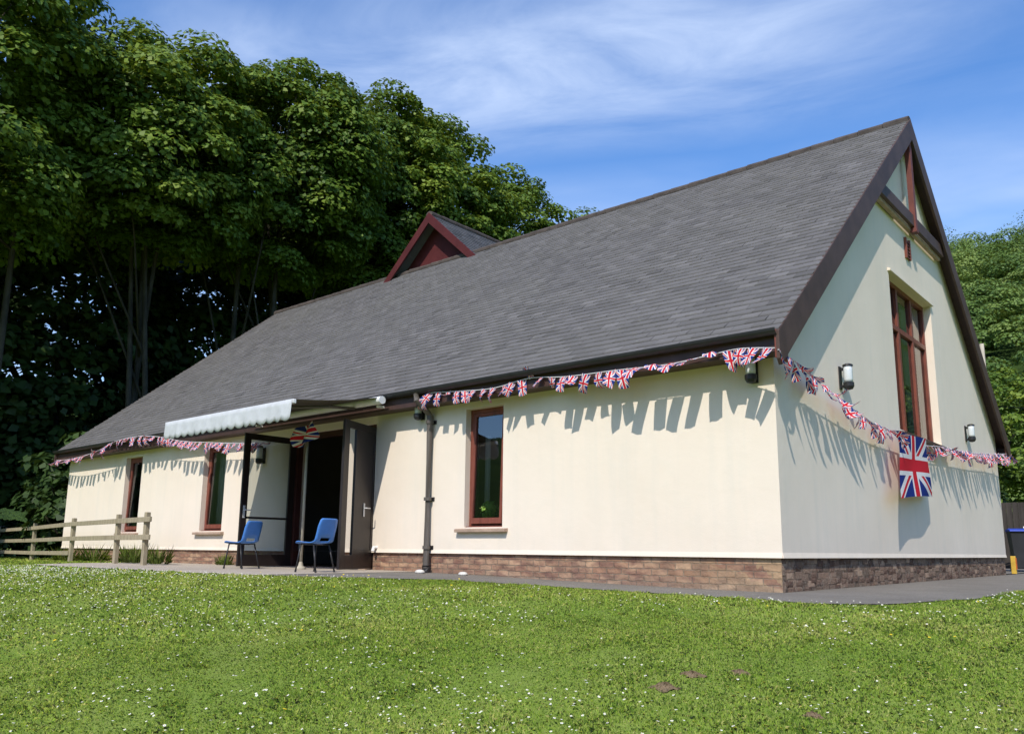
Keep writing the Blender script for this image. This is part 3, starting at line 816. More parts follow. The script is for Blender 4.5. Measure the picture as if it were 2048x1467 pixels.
# scalloped valance, hanging with slight folds
m = MB(); nx_ = 170; vs = []; fs = []
for j in range(nx_ + 1):
    t = j / nx_; x = ax0 + .01 + (ax1 - ax0 - .02) * t
    ph = (t * 18) % 1.0; sc = .055 * abs(math.sin(PI * ph)) ** .7
    wy = .012 * math.sin(t * 31) + .008 * math.sin(t * 77 + 1)
    for q in range(5):
        f_ = q / 4
        vs.append((x, FY - .056 + wy * f_ - .02 * f_, FZ + .03 - f_ * (.265 + sc)))
for j in range(nx_):
    for q in range(4): fs.append((j * 5 + q, j * 5 + q + 1, (j + 1) * 5 + q + 1, (j + 1) * 5 + q))
m.add(vs, fs); va = m.build('valance', MAT['awning'], aw, smooth=True)
sm = va.modifiers.new('thick', 'SOLIDIFY'); sm.thickness = .006
for s in (-1, 1):
    m = MB(); x0_ = s * 1.25; 
    m.tube([(x0_, 0, -.07), (x0_ + s * .42, FY * .52, -.20), (x0_ - s * .0, FY + .03, FZ - .02)], .024, 7); m.build('folding_arm', MAT['pipe'], aw)

# ------------------------------------------------------------------ wall lanterns
def lantern(loc, rz, label):
    e = empty('wall_lantern', loc, rz, label, 'wall lamp', 'wall lanterns on the hall')
    # local: wall plane at y=0, lamp stands off towards -y
    m = MB(); m.box(-.045, .045, -.018, -.001, -.15, .17); m.box(-.02, .02, -.10, -.018, .11, .15); m.box(-.02, .02, -.10, -.018, -.13, -.09)
    m.build('bracket', MAT['black'], e, bevel=.004)
    m = MB(); m.lathe([(.03, .20), (.066, .185), (.070, .165), (.062, .16)], 0, -.115); m.build('cap', MAT['black'], e, smooth=False)
    m = MB(); m.lathe([(.056, .16), (.060, .10), (.060, -.02), (.055, -.06)], 0, -.115); m.build('lamp_glass', MAT['lampglass'], e, smooth=True)
    m = MB(); m.lathe([(.058, -.06), (.070, -.065), (.070, -.12), (.05, -.155), (.02, -.165)], 0, -.115); m.build('base_cup', MAT['black'], e, smooth=False)
    return e
lantern((-.235, 0, 2.56), 0, 'wall lantern on the long front wall beside the near corner')
lantern((-5.93, 0, 2.66), 0, 'wall lantern on the front wall next to the downpipe top')
lantern((-10.45, 0, 2.22), 0, 'wall lantern on the front wall behind the left open door leaf')
lantern((0, 2.22, 2.80), math.radians(90), 'wall lantern on the gable wall between the corner and the tall window')
lantern((0, 9.42, 2.84), math.radians(90), 'wall lantern on the gable wall right of the tall window, low under the verge')

# ------------------------------------------------------------------ bunting
def pennant_mesh(w_, h_, curl, twist, notch, name='pennant'):
    nu, nv = 6, 8; vs, fs, uv = [], [], []
    for j in range(nv + 1):
        t = j / nv; a_ = curl * t * t
        for i in range(nu + 1):
            s_ = i / nu - .5
            ww = w_ * (1 - .10 * t); hh = h_
            if notch: ww = w_ * (1 - .93 * t)
            x = s_ * ww * math.cos(twist * t); y = -math.sin(a_) * h_ * t * .6 + s_ * ww * math.sin(twist * t) + .012 * math.sin(5 * t + 7 * s_)
            z = -hh * t * math.cos(a_ * .7)
            vs.append((x, y, z)); uv.append((1 - t, i / nu))
    for j in range(nv):
        for i in range(nu): b0 = j * (nu + 1) + i; fs.append((b0, b0 + 1, b0 + nu + 2, b0 + nu + 1))
    me = bpy.data.meshes.new(name); me.from_pydata(vs, [], fs); me.update()
    l_ = me.uv_layers.new(name='uv')
    for lp in me.loops: l_.data[lp.index].uv = uv[lp.vertex_index]
    for p in me.polygons: p.use_smooth = True
    me.materials.append(MAT['union']); return me
PM = [pennant_mesh(.20, .34, c_, t_, n_) for c_, t_, n_ in ((.5, .3, 0), (-.4, -.5, 0), (.9, .7, 0), (.2, -.2, 0), (-.8, .6, 0), (.6, .15, 0), (1.2, -.9, 0), (.1, 1.2, 0))]
def bunting(points, outward, label, spacing, swing, skip=(), lift=()):
    P = [Vector(p) for p in points]
    # smooth sampled line
    line = []
    for i in range(len(P) - 1):
        p0, p1, p2, p3 = P[max(i - 1, 0)], P[i], P[i + 1], P[min(i + 2, len(P) - 1)]
        for k in range(8):
            t = k / 8
            line.append(.5 * ((2 * p1) + (p2 - p0) * t + (2 * p0 - 5 * p1 + 4 * p2 - p3) * t * t + (3 * p1 - p0 - 3 * p2 + p3) * t ** 3))
    line.append(P[-1])
    e = empty('bunting', P[0], 0, label, 'bunting', 'union flag bunting along the hall')
    m = MB(); m.tube([p - P[0] for p in line], .006, 5); m.build('cord', MAT['string'], e)
    acc, nxt, cnt = 0, spacing * .5, 0; out = Vector(outward)
    for a_, b_ in zip(line[:-1], line[1:]):
        ln = (b_ - a_).length
        while acc + ln >= nxt:
            pos = a_.lerp(b_, (nxt - acc) / ln); d = (b_ - a_).normalized()
            rect = -1.75 < pos.x < -.45 and outward[1] < 0
            o = bpy.data.objects.new('pennant', PM[random.randrange(len(PM)) if not rect else (0, 3, 5)[random.randrange(3)]]); COL.objects.link(o); o.parent = e
            th = math.radians(random.uniform(*swing(pos)))
            if any(q0 < pos.y < q1 for q0, q1 in skip): th = None
            if th is None: bpy.data.objects.remove(o); nxt += spacing; continue
            for (x0, x1, q) in lift:
                if x0 < pos.dot(Vector((1, 0, 0))) < x1: th = math.radians(q)
            down = Vector((0, 0, -1)) * math.cos(th) + out * math.sin(th) + d * random.uniform(-.5, .5)
            zax = (-down).normalized(); xax = (d + Vector((random.uniform(-.3, .3), random.uniform(-.3, .3), 0))); xax = (xax - zax * xax.dot(zax)).normalized(); yax = zax.cross(xax)
            sc = (random.uniform(.62, .88) if outward[0] or -2.9 < pos.x else random.uniform(.50, .74)) if not rect else .88
            mt = Matrix((xax, yax, zax)).transposed().to_4x4() @ Matrix.Diagonal((sc, sc, sc, 1))
            mt.translation = pos - P[0]; o.matrix_local = mt
            nxt += spacing * (random.uniform(.85, 1.2) if not rect else 1.42); cnt += 1
        acc += ln
    return e
bunting([(.19, -.40, 2.70), (-.27, -.325, 2.775), (-.69, -.325, 2.75), (-1.23, -.325, 2.72), (-1.97, -.325, 2.75), (-2.77, -.325, 2.77), (-3.43, -.325, 2.83), (-4.14, -.325, 2.77), (-4.97, -.325, 2.82), (-5.45, -.325, 2.85), (-5.95, -.2, 2.78)],
        (0, -1, .15), 'bunting strung under the gutter from the near corner to the downpipe', .18, lambda p: (62, 84) if -1.75 < p.x < -.45 else ((5, 48) if p.x > -2.9 else (0, 36)), lift=((-3.5, -3.3, 150),))
bunting([(-20.05, -.3, 2.70), (-18.69, -.38, 2.66), (-17.24, -.40, 2.74), (-16.19, -.44, 2.90), (-14.93, -.44, 2.93), (-13.97, -.42, 2.84), (-13.05, -.36, 2.68), (-11.81, -.30, 2.56), (-10.9, -.26, 2.48), (-9.8, -.2, 2.44)],
        (0, -1, .1), 'bunting strung along the far left eaves, drooping under the awning', .19, lambda p: (0, 60))
bunting([(.22, -.38, 2.68), (.15, .35, 2.66), (.13, 1.10, 2.54), (.12, 2.0, 2.43), (.11, 3.0, 2.31), (.10, 4.5, 2.27), (.10, 5.8, 2.25), (.11, 7.0, 2.33), (.12, 9.1, 2.43), (.14, 10.99, 2.58), (.21, 12.75, 2.74)],
        (1, 0, 0), 'bunting sagging across the gable wall below the tall window', .19, lambda p: (0, 62) if p.y < 4 else (0, 40), skip=((4.15, 6.0),))

# big flag below the gable window
nu, nv = 26, 16; vs, fs, uv = [], [], []
YF = lambda s_, t: 4.33 + (5.93 - 4.33) * s_ + t * ((3.69 - 4.33) * (1 - s_) + (5.87 - 5.93) * s_)
ZF = lambda s_, t: 2.31 + .05 * s_ - t * (1.07 * (1 - s_) + .98 * s_)
for j in range(nv + 1):
    t = j / nv
    for i in range(nu + 1):
        s_ = i / nu
        y = YF(s_, t)
        z = ZF(s_, t) + .02 * math.sin(3 * s_) - .03 * math.sin(PI * s_) * (1 - t)
        x = .115 + .05 * t + .10 * t * (1 - s_) + .010 * math.sin(s_ * 9 + t * 2) * (.4 + t) + .012 * math.sin(t * 6 + s_ * 3)
        vs.append((x, y, z)); uv.append((s_, 1 - t))
for j in range(nv):
    for i in range(nu): b0 = j * (nu + 1) + i; fs.append((b0, b0 + 1, b0 + nu + 2, b0 + nu + 1))
me = bpy.data.meshes.new('flag'); me.from_pydata(vs, [], fs); me.update(); l_ = me.uv_layers.new(name='uv')
for lp in me.loops: l_.data[lp.index].uv = uv[lp.vertex_index]
fl = link(me, 'flag', MAT['union'], smooth=True); tag(fl, 'large union flag hung on the gable wall under the tall window', 'flag')

# ------------------------------------------------------------------ chairs, flag pole by the door
def chair(loc, rz, label):
    e = empty('plastic_chair', loc, rz, label, 'chair', 'blue chairs by the door'); e.scale = (.95, .95, .95)
    # local: sitter faces -x ; seat 0.45 high
    prof = [(-.235, .425), (-.215, .445), (-.17, .452), (-.05, .440), (.07, .432), (.13, .437), (.175, .462), (.205, .52), (.228, .60), (.255, .70), (.285, .79), (.293, .815)]
    half = [.195, .205, .21, .215, .215, .21, .20, .195, .195, .195, .18, .15]
    m = MB(); vs, fs = [], []; K = 9
    for (x, z), h_ in zip(prof, half):
        for k in range(K):
            s_ = (k / (K - 1) - .5) * 2
            rim = .018 * s_ * s_
            vs.append((x - (rim if z > .5 else 0), s_ * h_, z + (rim if z <= .5 else 0)))
    for i in range(len(prof) - 1):
        for k in range(K - 1):
            if 6 <= i <= 6 and 2 <= k <= 5: continue           # hand slot at the foot of the backrest
            fs.append((i * K + k, i * K + k + 1, (i + 1) * K + k + 1, (i + 1) * K + k))
    m.add(vs, fs); s_ = m.build('seat_shell', MAT['blue'], e, smooth=True)
    q = s_.modifiers.new('thick', 'SOLIDIFY'); q.thickness = .010; q.offset = 0
    for sx, sy in ((-1, -1), (-1, 1), (1, -1), (1, 1)):
        m = MB(); x0 = -.15 if sx < 0 else .12; x1 = -.205 if sx < 0 else .23
        m.tube([(x0, sy * .16, .428), (x1, sy * .195, .008)], .0125, 8); lg = m.build('leg', MAT['black'], e, smooth=True)
        m = MB(); m.tube([(x1 + sx * -.001, sy * .195, .0), (x1 - sx * .003, sy * .194, .035)], .017, 8); m.build('foot', MAT['black'], lg)
    m = MB(); m.tube([(-.15, -.16, .426), (.12, -.16, .424)], .0115, 8); m.tube([(-.15, .16, .426), (.12, .16, .424)], .0115, 8); m.tube([(.0, -.16, .42), (.0, .16, .42)], .0115, 8)
    m.build('seat_frame', MAT['black'], e, smooth=True)
    return e
def on_paving(x, y): return (x, y, gh1(x, y) + .015)
chair(on_paving(-8.66, -1.45), math.radians(12), 'blue plastic chair in front of the left open glazed door leaf')
chair(on_paving(-6.42, -1.62), math.radians(8), 'blue plastic chair in front of the right open door leaf')

px, py, pz = on_paving(-7.95, -.78)
fp = empty('flag_pole', (px, py, pz), 0, 'pale pole with a small union flag on top standing in the open doorway', 'flag pole')
m = MB(); m.tube([(0, 0, .06), (0, 0, 2.28)], .024, 10); m.build('pole', MAT['polewood'], fp, smooth=True)
m = MB(); m.lathe([(.09, 0), (.09, .02), (.045, .05), (.033, .10), (.027, .12)], 0, 0, 14); m.build('base', MAT['polewood'], fp)
nu, nv = 12, 10; vs, fs, uv = [], [], []
for j in range(nv + 1):
    t = j / nv
    for i in range(nu + 1):
        s_ = i / nu
        vs.append((-.30 + .60 * s_ + .05 * t, -.05 - .09 * math.sin(s_ * 8 + t * 3) - .05 * t, 2.34 - .36 * t * (.75 + .25 * math.sin(s_ * PI)) + .13 * s_ - .10 * (s_ - .5) ** 2)); uv.append((s_, 1 - t))
for j in range(nv):
    for i in range(nu): b0 = j * (nu + 1) + i; fs.append((b0, b0 + 1, b0 + nu + 2, b0 + nu + 1))
me = bpy.data.meshes.new('flag_cloth'); me.from_pydata(vs, [], fs); me.update(); l_ = me.uv_layers.new(name='uv')
for lp in me.loops: l_.data[lp.index].uv = uv[lp.vertex_index]
link(me, 'flag_cloth', MAT['union'], fp, smooth=True)

# ------------------------------------------------------------------ curtains and a pot plant behind the front windows
def curtain(x0, x1, y, z0, z1, label, group=None):
    m = MB(); n = 24; vs = []
    for i in range(n + 1):
        t = i / n; x = x0 + (x1 - x0) * t; yy = y + .022 * math.sin(t * (x1 - x0) * 70)
        vs += [(x, yy, z0), (x, yy + .004, z1)]
    m.add(vs, [(2 * i, 2 * i + 2, 2 * i + 3, 2 * i + 1) for i in range(n)])
    o = m.build('curtain', MAT['curtain'], smooth=True); sm = o.modifiers.new('thick', 'SOLIDIFY'); sm.thickness = .004
    tag(o, label, 'curtain', group); return o
curtain(-12.68, -12.38, .33, .8, 2.5, 'pale curtain at the left side of the window nearest the awning', 'curtains in the side windows')
curtain(-12.12, -11.96, .33, .8, 2.5, 'narrow pale curtain at the right side of the window nearest the awning', 'curtains in the side windows')
curtain(-16.30, -16.02, .33, .8, 2.5, 'pale curtain in the far left window behind the fence', 'curtains in the side windows')
curtain(-4.86, -4.76, .34, .82, 2.2, 'thin pale curtain at the left of the window beside the downpipe', 'curtains in the side windows')
m = MB(); n = 30; vs = []
for i in range(n + 1):
    t = i / n; y = 6.72 + .66 * t; x = -.36 + .025 * math.sin(t * 40); vs += [(x, y, 2.5), (x, y, 5.0)]
m.add(vs, [(2 * i, 2 * i + 2, 2 * i + 3, 2 * i + 1) for i in range(n)])
o = m.build('curtain', MAT['curtain'], smooth=True); tag(o, 'tall pale curtain in the right light of the gable window', 'curtain')

def blade_cluster(n, c, r, leaf, flat=1.0, rng=RNG, up=.5):
    d = rng.normal(size=(n, 3)); d /= np.linalg.norm(d, axis=1)[:, None]
    p = np.asarray(c) + d * (r * rng.uniform(.5, 1, (n, 1)) ** .6) * np.array([1, 1, flat])
    nr = d + np.array([0, 0, up]) + rng.normal(size=(n, 3)) * .4
    return leaf_quads(p, nr, leaf * rng.uniform(.7, 1.25, n), rng)
def leaf_quads(p, nr, size, rng):
    n = len(p); nr = nr / np.linalg.norm(nr, axis=1)[:, None]
    a = rng.normal(size=(n, 3)); a[:, 2] -= .3
    u = a - nr * np.sum(a * nr, 1)[:, None]; u /= np.linalg.norm(u, axis=1)[:, None]
    v = np.cross(nr, u); s = size[:, None]
    # a lobed, folded leaf: two quads meeting along the midrib
    dz = nr * s * .12
    V = np.stack([p - u * s * .5, p + v * s * .42 - u * s * .12 - dz, p + u * s * .55 - dz * .6, p - v * s * .42 - u * s * .12 - dz], 1)
    return V.reshape(-1, 3), np.arange(n * 4).reshape(n, 4)
pp = empty('pot_plant', (-4.64, .24, .786), 0, 'bright green pot plant on the sill inside the window beside the downpipe', 'pot plant')
m = MB(); m.lathe([(.045, 0), (.06, .12), (.065, .12), (.055, .11)], 0, 0, 12); m.build('pot', MAT['pot'], pp)
V, F = blade_cluster(260, (0, -.02, .26), .14, .07)
np_mesh('foliage', V, F, MAT['leaflime'], np.repeat(RNG.random(260), 4), pp)

# ------------------------------------------------------------------ post and rail fence at the left
fpts = [(-11.72, -1.62), (-13.4, -1.40), (-16.6, -1.0), (-21.0, -.25), (-26.4, .6), (-33.0, 1.6)]
fe = empty('post_and_rail_fence', (fpts[0][0], fpts[0][1], 0), 0, 'weathered timber post and rail fence left of the doorway', 'fence')
FO = Vector((fpts[0][0], fpts[0][1], 0))
for (x, y) in fpts:
    m = MB(); z = gh1(x, y); j = random.uniform(-.012, .012)
    m.prism([(x - .05 - FO.x, y - .04 - FO.y, z - .3), (x + .05 - FO.x, y - .04 - FO.y, z - .3), (x + .05 - FO.x, y + .04 - FO.y, z - .3), (x - .05 - FO.x, y + .04 - FO.y, z - .3)], (j, 0, 1.30))
    m.build('post', MAT['fence'], fe, bevel=.006)
for hz_ in (.86, .53, .20):
    for i, (a_, b_) in enumerate(zip(fpts[:-1], fpts[1:])):
        if hz_ < .3 and i < 2: continue
        A_ = Vector((a_[0], a_[1], gh1(*a_) + hz_)) - FO; B_ = Vector((b_[0], b_[1], gh1(*b_) + hz_)) - FO
        d = (B_ - A_).normalized()
        if i == 0: A_ = A_ - d * .38
        else: A_ = A_ + d * .004
        s = d.cross(Vector((0, 0, 1))).normalized(); off = s * .062 if s.y < 0 else s * -.062
        m = MB(); h_ = Vector((0, 0, .048)); w_ = s * .02
        m.prism([A_ + off - h_ - w_, A_ + off - h_ + w_, A_ + off + h_ + w_, A_ + off + h_ - w_], B_ - A_ - d * .004); m.build('rail', MAT['fence'], fe, bevel=.005)

# ------------------------------------------------------------------ beyond the gable: dark fence, bin, marker, pole
fe2 = empty('board_fence', (-1.6, 16.8, .02), 0, 'dark close-boarded fence behind the right corner of the hall', 'fence')
for k in range(3):
    m = MB(); x0 = k * 2.4
    for q in range(16): m.box(x0 + .06 + q * .143, x0 + .06 + q * .143 + .136, -.012 + .006 * (q % 2), .010 + .006 * (q % 2), .06, 1.82 + .01 * random.random())
    m.box(x0 + .06, x0 + 2.34, .02, .06, .4, .48); m.box(x0 + .06, x0 + 2.34, .02, .06, 1.4, 1.48)
    m.build('panel', MAT['darkfence'], fe2)
for k in range(4):
    m = MB(); m.box(k * 2.4 - .055, k * 2.4 + .055, -.05, .06, -.3, 1.95); m.build('post', MAT['darkfence'], fe2, bevel=.008)
m = MB(); m.box(.36, .62, -.03, -.018, 1.10, 1.62); m.build('notice', MAT['bluelid'], fe2, label='small blue notice')
def wheelie(loc, rz, label):
    e = empty('wheelie_bin', loc, rz, label, 'bin')
    m = MB(); vs = []
    for z, hx_, hy_ in ((.08, .21, .23), (.50, .235, .27), (.95, .27, .32), (.99, .285, .34), (1.0, .285, .34)):
        vs += [(-hx_, -hy_, z), (hx_, -hy_, z), (hx_, hy_, z), (-hx_, hy_, z)]
    fs = [(3, 2, 1, 0), (16, 17, 18, 19)]
    for i in range(4):
        for k in range(4): fs.append((i * 4 + k, i * 4 + (k + 1) % 4, i * 4 + 4 + (k + 1) % 4, i * 4 + 4 + k))
    m.add(vs, fs); m.build('bin_body', MAT['binbody'], e, bevel=.02)
    m = MB(); m.prism([(-.295, -.37, 1.003), (-.295, .35, 1.003), (-.295, .33, 1.06), (-.295, -.05, 1.085), (-.295, -.36, 1.04)], (.59, 0, 0)); m.build('lid', MAT['bluelid'], e, bevel=.012)
    for s in (-1, 1):
        m = MB(); m.tube([(s * .20, .25, .10), (s * .26, .25, .10)], .10, 16); m.build('wheel', MAT['black'], e)
    m = MB(); m.tube([(-.22, .36, 1.0), (-.22, .42, 1.0), (.22, .42, 1.0), (.22, .36, 1.0)], .015, 7); m.build('handle', MAT['binbody'], e)
    return e
wheelie((-.22, 15.7, .03), math.radians(18), 'dark wheelie bin with blue lid in front of the dark board fence')
m = MB()
for t in range(3):
    rr_ = .20 + t * .022
    m.tube([(-.05 + rr_ * math.cos(a_), 16.72 - .02 * t, 1.22 + rr_ * 1.2 * math.sin(a_)) for a_ in np.linspace(math.radians(185), math.radians(355), 16)], .014, 6)
tag(m.build('hose', MAT['white'], smooth=True), 'white hose looped on the dark board fence above the bin', 'hose')
mk = empty('marker_post', (.03, 12.95, .02), 0, 'short yellow marker post at the far right foot of the gable', 'marker post')
m = MB(); m.box(-.05, .05, -.05, .05, 0, .40); m.build('post', MAT['yellow'], mk, bevel=.01)
m = MB(); m.box(.051, .062, -.052, .052, .10, .36); m.build('plate', MAT['orange'], mk)
m = MB(); m.tube([(-1.55, 20.4, 0), (-1.55, 20.4, 7.15)], [.085, .065], 10)
po = m.build('pole', MAT['polewood'], smooth=True); tag(po, 'pale wooden pole standing behind the right roof edge', 'pole')
for i, (x, y, s) in enumerate(((-5.55, -.33, .06), (-4.75, -.22, .055))):
    b_ = blade = MB(); b_.lathe([(.01, -s * .1), (s, 0), (s * 1.1, s * .4), (s * .7, s * .8), (.01, s * .9)], 0, 0, 9)
    o = b_.build('stone', MAT['pebble'], smooth=True); o.location = (x, y, gh1(x, y) + .012); o.scale = (1.4, 1, 1)
    tag(o, ('white stone lying at the foot of the downpipe', 'white stone on the path below the window beside the downpipe')[i], 'stone')

# ------------------------------------------------------------------ trees
def clumpy(centers, axes, R, per, leaf, rng, inner=.10):
    """leaf clumps: each a dome of folded leaves, bright on top, gaps below"""
    Vs, Fs, Ts = [], [], []; base = 0
    n = len(centers) * per
    c = np.repeat(centers, per, 0); ax = np.repeat(axes, per, 0); r = np.repeat(R, per)
    d = rng.normal(size=(n, 3)); d /= np.linalg.norm(d, axis=1)[:, None]
    dp = np.sum(d * ax, 1)
    d = np.where((dp < -.25)[:, None], d - 2 * ax * dp[:, None], d)
    k = rng.uniform(.72, 1.04, n); deep = rng.random(n) < inner; k[deep] *= rng.uniform(.2, .8, deep.sum())
    fl = np.where(np.abs(d[:, 2]) > 0, 1, 1)
    p = c + d * (r * k)[:, None] * np.array([1.12, 1.12, .66])
    nr = d * .8 + ax * .45 + np.array([0, 0, .35]) + rng.normal(size=(n, 3)) * .38
    V, F = leaf_quads(p, nr, leaf * rng.uniform(.65, 1.3, n), rng)
    tc = np.repeat(rng.normal(.42, .17, len(centers)), per)
    t = np.clip(tc + rng.normal(0, .14, n), 0, 1)
    return V, F, np.repeat(t, 4)

def crown_points(c, rad, n, rng, zmin=None, gap=.0):
    c = np.asarray(c, float); rad = np.asarray(rad, float)
    d = rng.normal(size=(n * 3, 3)); d /= np.linalg.norm(d, axis=1)[:, None]
    lump = 1 + .06 * np.sin(d[:, 0] * 5 + c[1]) + .05 * np.sin(d[:, 1] * 6 + c[0] * 2) + .05 * np.sin(d[:, 2] * 7 + c[1] * 3)
    p = c + d * rad * (rng.uniform(.58, 1.0, (n * 3, 1)) ** .7) * lump[:, None]
    if zmin is not None: p = p[p[:, 2] > zmin]
    keep = [0]                                           # spread them: poisson-ish
    P = p
    chosen = []
    for q in P:
        if len(chosen) >= n: break
        if all((q - s).dot(q - s) > gap * gap for s in chosen[-60:]): chosen.append(q)
    P = np.array(chosen)
    ax = (P - c) / rad; ax /= np.linalg.norm(ax, axis=1)[:, None]
    ax = ax * .55 + np.array([0, 0, .75]); ax /= np.linalg.norm(ax, axis=1)[:, None]
    return P, ax

def tree(name, x, y, top, bottom, rx, ry, label, group, seed, n=230, per=95, leaf=.27, mat='leaf', stems=1, R=(.65, 1.15), cat='tree'):
    rng = np.random.default_rng(seed)
    e = empty(name, (x, y, gh1(x, y) - .05), 0, label, cat, group)
    zc = (top + bottom) / 2 - e.location.z; rz = (top - bottom) / 2
    P, ax = crown_points((0, 0, zc), (rx, ry, rz), n, rng, gap=.85)
    V, F, T = clumpy(P, ax, rng.uniform(R[0], R[1], len(P)), per, leaf, rng)
    np_mesh('crown', V, F, MAT[mat], T, e)
    m = MB(); rnd = random.Random(seed)
    for s in range(stems):
        bx, by = (rnd.uniform(-.5, .5) if stems > 1 else 0), (rnd.uniform(-2.2, 2.2) if stems > 1 else 0)
        lean = (rnd.uniform(-1.2, 1.2), rnd.uniform(-1.3, 1.3)); r0 = (.34 if stems == 1 else .13) * (top / 20)
        pts = [(bx + lean[0] * t * t + .12 * math.sin(5 * t + s), by + lean[1] * t + .10 * math.sin(6 * t), t * (top - e.location.z) * .86) for t in np.linspace(0, 1, 10)]
        rs = [r0 * (1.25 if i == 0 else 1) * (1 - .86 * i / 9) + .02 for i in range(10)]
        m.tube(pts, rs, 9)
        for k in range(9 if stems == 1 else 2):
            q = rnd.randrange(3, 8); st = Vector(pts[q])
            tgt = Vector(P[rnd.randrange(len(P))])
            if tgt.z < st.z - 1: tgt.z = st.z + 1
            mid = st.lerp(tgt, .5) + Vector((0, 0, .5)); m.tube([st, mid, tgt], [rs[q] * .55, rs[q] * .35, .025], 6)
    m.build('trunk', MAT['bark'], e, smooth=True)
    return e
G1 = 'tall sycamores in the row beside the hall'
TR = [(-25.5, -10.5, 19, 6.0, 4.8, 4.4, 1, 'unseen sycamore added beyond the left picture edge to shade the undergrowth'),  # out of view, added for the shade it throws on the undergrowth
      (-25.2, -2.6, 20.6, 9.0, 5.0, 4.3, 3, 'leftmost tall sycamore, cut by the left picture edge'),
      (-25.0, 3.3, 18.4, 10.6, 5.2, 3.9, 4, 'broad sycamore with a rounded top above the left eaves'),
      (-25.2, 8.8, 20.2, 11.2, 5.2, 3.9, 4, 'sycamore with several slender stems and a spiky top, left of the gablet'),
      (-25.6, 13.9, 21.4, 11.5, 4.8, 3.7, 2, 'sycamore with its crown directly behind the red gablet peak'),
      (-25.4, 17.7, 21.8, 9.0, 4.8, 3.9, 1, 'sycamore with its crown just right of the red gablet'),
      (-25.2, 23.6, 20.9, 8.0, 4.6, 3.8, 1, 'sycamore third from the right end of the row above the ridge'),
      (-25.0, 28.8, 20.4, 8.0, 4.6, 3.8, 1, 'sycamore second from the right end of the row above the ridge'),
      (-25.0, 34.0, 20.8, 8.0, 4.6, 3.6, 1, 'rightmost low-looking sycamore where the row meets the ridge')]
for i, (x, y, top, bot, rx, ry, st, lab) in enumerate(TR):
    tree('sycamore_tree', x, y, top, bot, rx, ry, lab, G1, 100 + i, n=255 if i > 0 else 160, per=270 if i > 0 else 70, leaf=.19 if i > 0 else .4, stems=st, R=(.6, 1.12))
# a darker line of trees behind and the undergrowth below
G2 = 'dark trees behind the sycamore row'
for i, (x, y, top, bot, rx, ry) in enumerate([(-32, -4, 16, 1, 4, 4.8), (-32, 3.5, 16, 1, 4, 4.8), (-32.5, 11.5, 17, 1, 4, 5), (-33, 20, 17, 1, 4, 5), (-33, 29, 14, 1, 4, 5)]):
    tree('shaded_tree', x, y, top, bot, rx, ry, ('dark shaded tree behind the fence at the left picture edge', 'dark shaded tree seen between the sycamore stems above the fence', 'dark shaded tree behind the slender stems', 'dark shaded tree behind the roof left of the gablet', 'dark shaded tree hidden low behind the ridge')[i], G2, 300 + i, n=300, per=110, leaf=.36, mat='leaf_shade', R=(.9, 1.5))
def bush(x, y, r, h, label, seed, mat='leaf_shade', group='bushes under the sycamores', n=46, leaf=.2, per=70, name='bush'):
    rng = np.random.default_rng(seed)
    e = empty(name, (x, y, gh1(x, y) - .03), 0, label, 'bush', group)
    P, ax = crown_points((0, 0, h * .5), (r, r, h * .52), n, rng, gap=.3)
    V, F, T = clumpy(P, ax, rng.uniform(.35, .6, len(P)), per, leaf, rng)
    V[:, 2] = np.maximum(V[:, 2], .02)
    np_mesh('foliage', V, F, MAT[mat], T, e)
    m = MB()
    for k in range(5):
        q = P[rng.integers(len(P))]; m.tube([(rng.uniform(-.15, .15), rng.uniform(-.15, .15), 0), tuple(q * .5 + np.array([0, 0, .1])), tuple(q)], [.05, .035, .012], 5)
    m.build('stem', MAT['bark'], e)
    return e
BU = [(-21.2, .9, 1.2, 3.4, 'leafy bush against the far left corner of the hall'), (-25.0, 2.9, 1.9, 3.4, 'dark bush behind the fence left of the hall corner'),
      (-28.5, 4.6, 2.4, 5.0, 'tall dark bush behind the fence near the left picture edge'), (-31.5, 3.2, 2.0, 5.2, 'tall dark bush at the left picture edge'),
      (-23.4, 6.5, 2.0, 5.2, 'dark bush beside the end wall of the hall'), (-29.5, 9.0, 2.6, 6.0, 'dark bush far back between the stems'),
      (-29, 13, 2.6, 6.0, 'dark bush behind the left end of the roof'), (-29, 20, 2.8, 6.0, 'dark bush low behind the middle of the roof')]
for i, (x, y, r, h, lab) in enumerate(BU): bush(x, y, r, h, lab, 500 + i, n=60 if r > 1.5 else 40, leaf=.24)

# right: yellow-green trees beyond the board fence, wooded hillside above them
G3 = 'trees beyond the board fence'
for i, (x, y, top, bot, r) in enumerate([(-3.4, 30.5, 8.6, 2.6, 3.2), (2.2, 31.5, 8.0, 2.4, 3.4), (-9.5, 33, 8.5, 2.5, 3.6), (8.5, 33, 9, 2.5, 3.6)]):
    tree('field_maple_tree', x, y, top, bot, r, r, ('yellow-green tree just right of the gable verge, beyond the board fence', 'yellow-green tree at the right picture edge above the board fence', 'green tree beyond the fence, hidden behind the hall', 'green tree beyond the fence, right of the picture edge')[i], G3, 700 + i, n=150, per=150, leaf=.18, R=(.45, .85))
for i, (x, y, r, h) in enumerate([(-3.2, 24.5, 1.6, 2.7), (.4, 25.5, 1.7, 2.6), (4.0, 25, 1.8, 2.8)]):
    bush(x, y, r, h, ('dark hedge bush behind the hall corner, over the board fence', 'dark hedge bush showing over the board fence above the bin', 'dark hedge bush over the right end of the board fence')[i], 800 + i, group='hedge bushes behind the board fence', n=40)

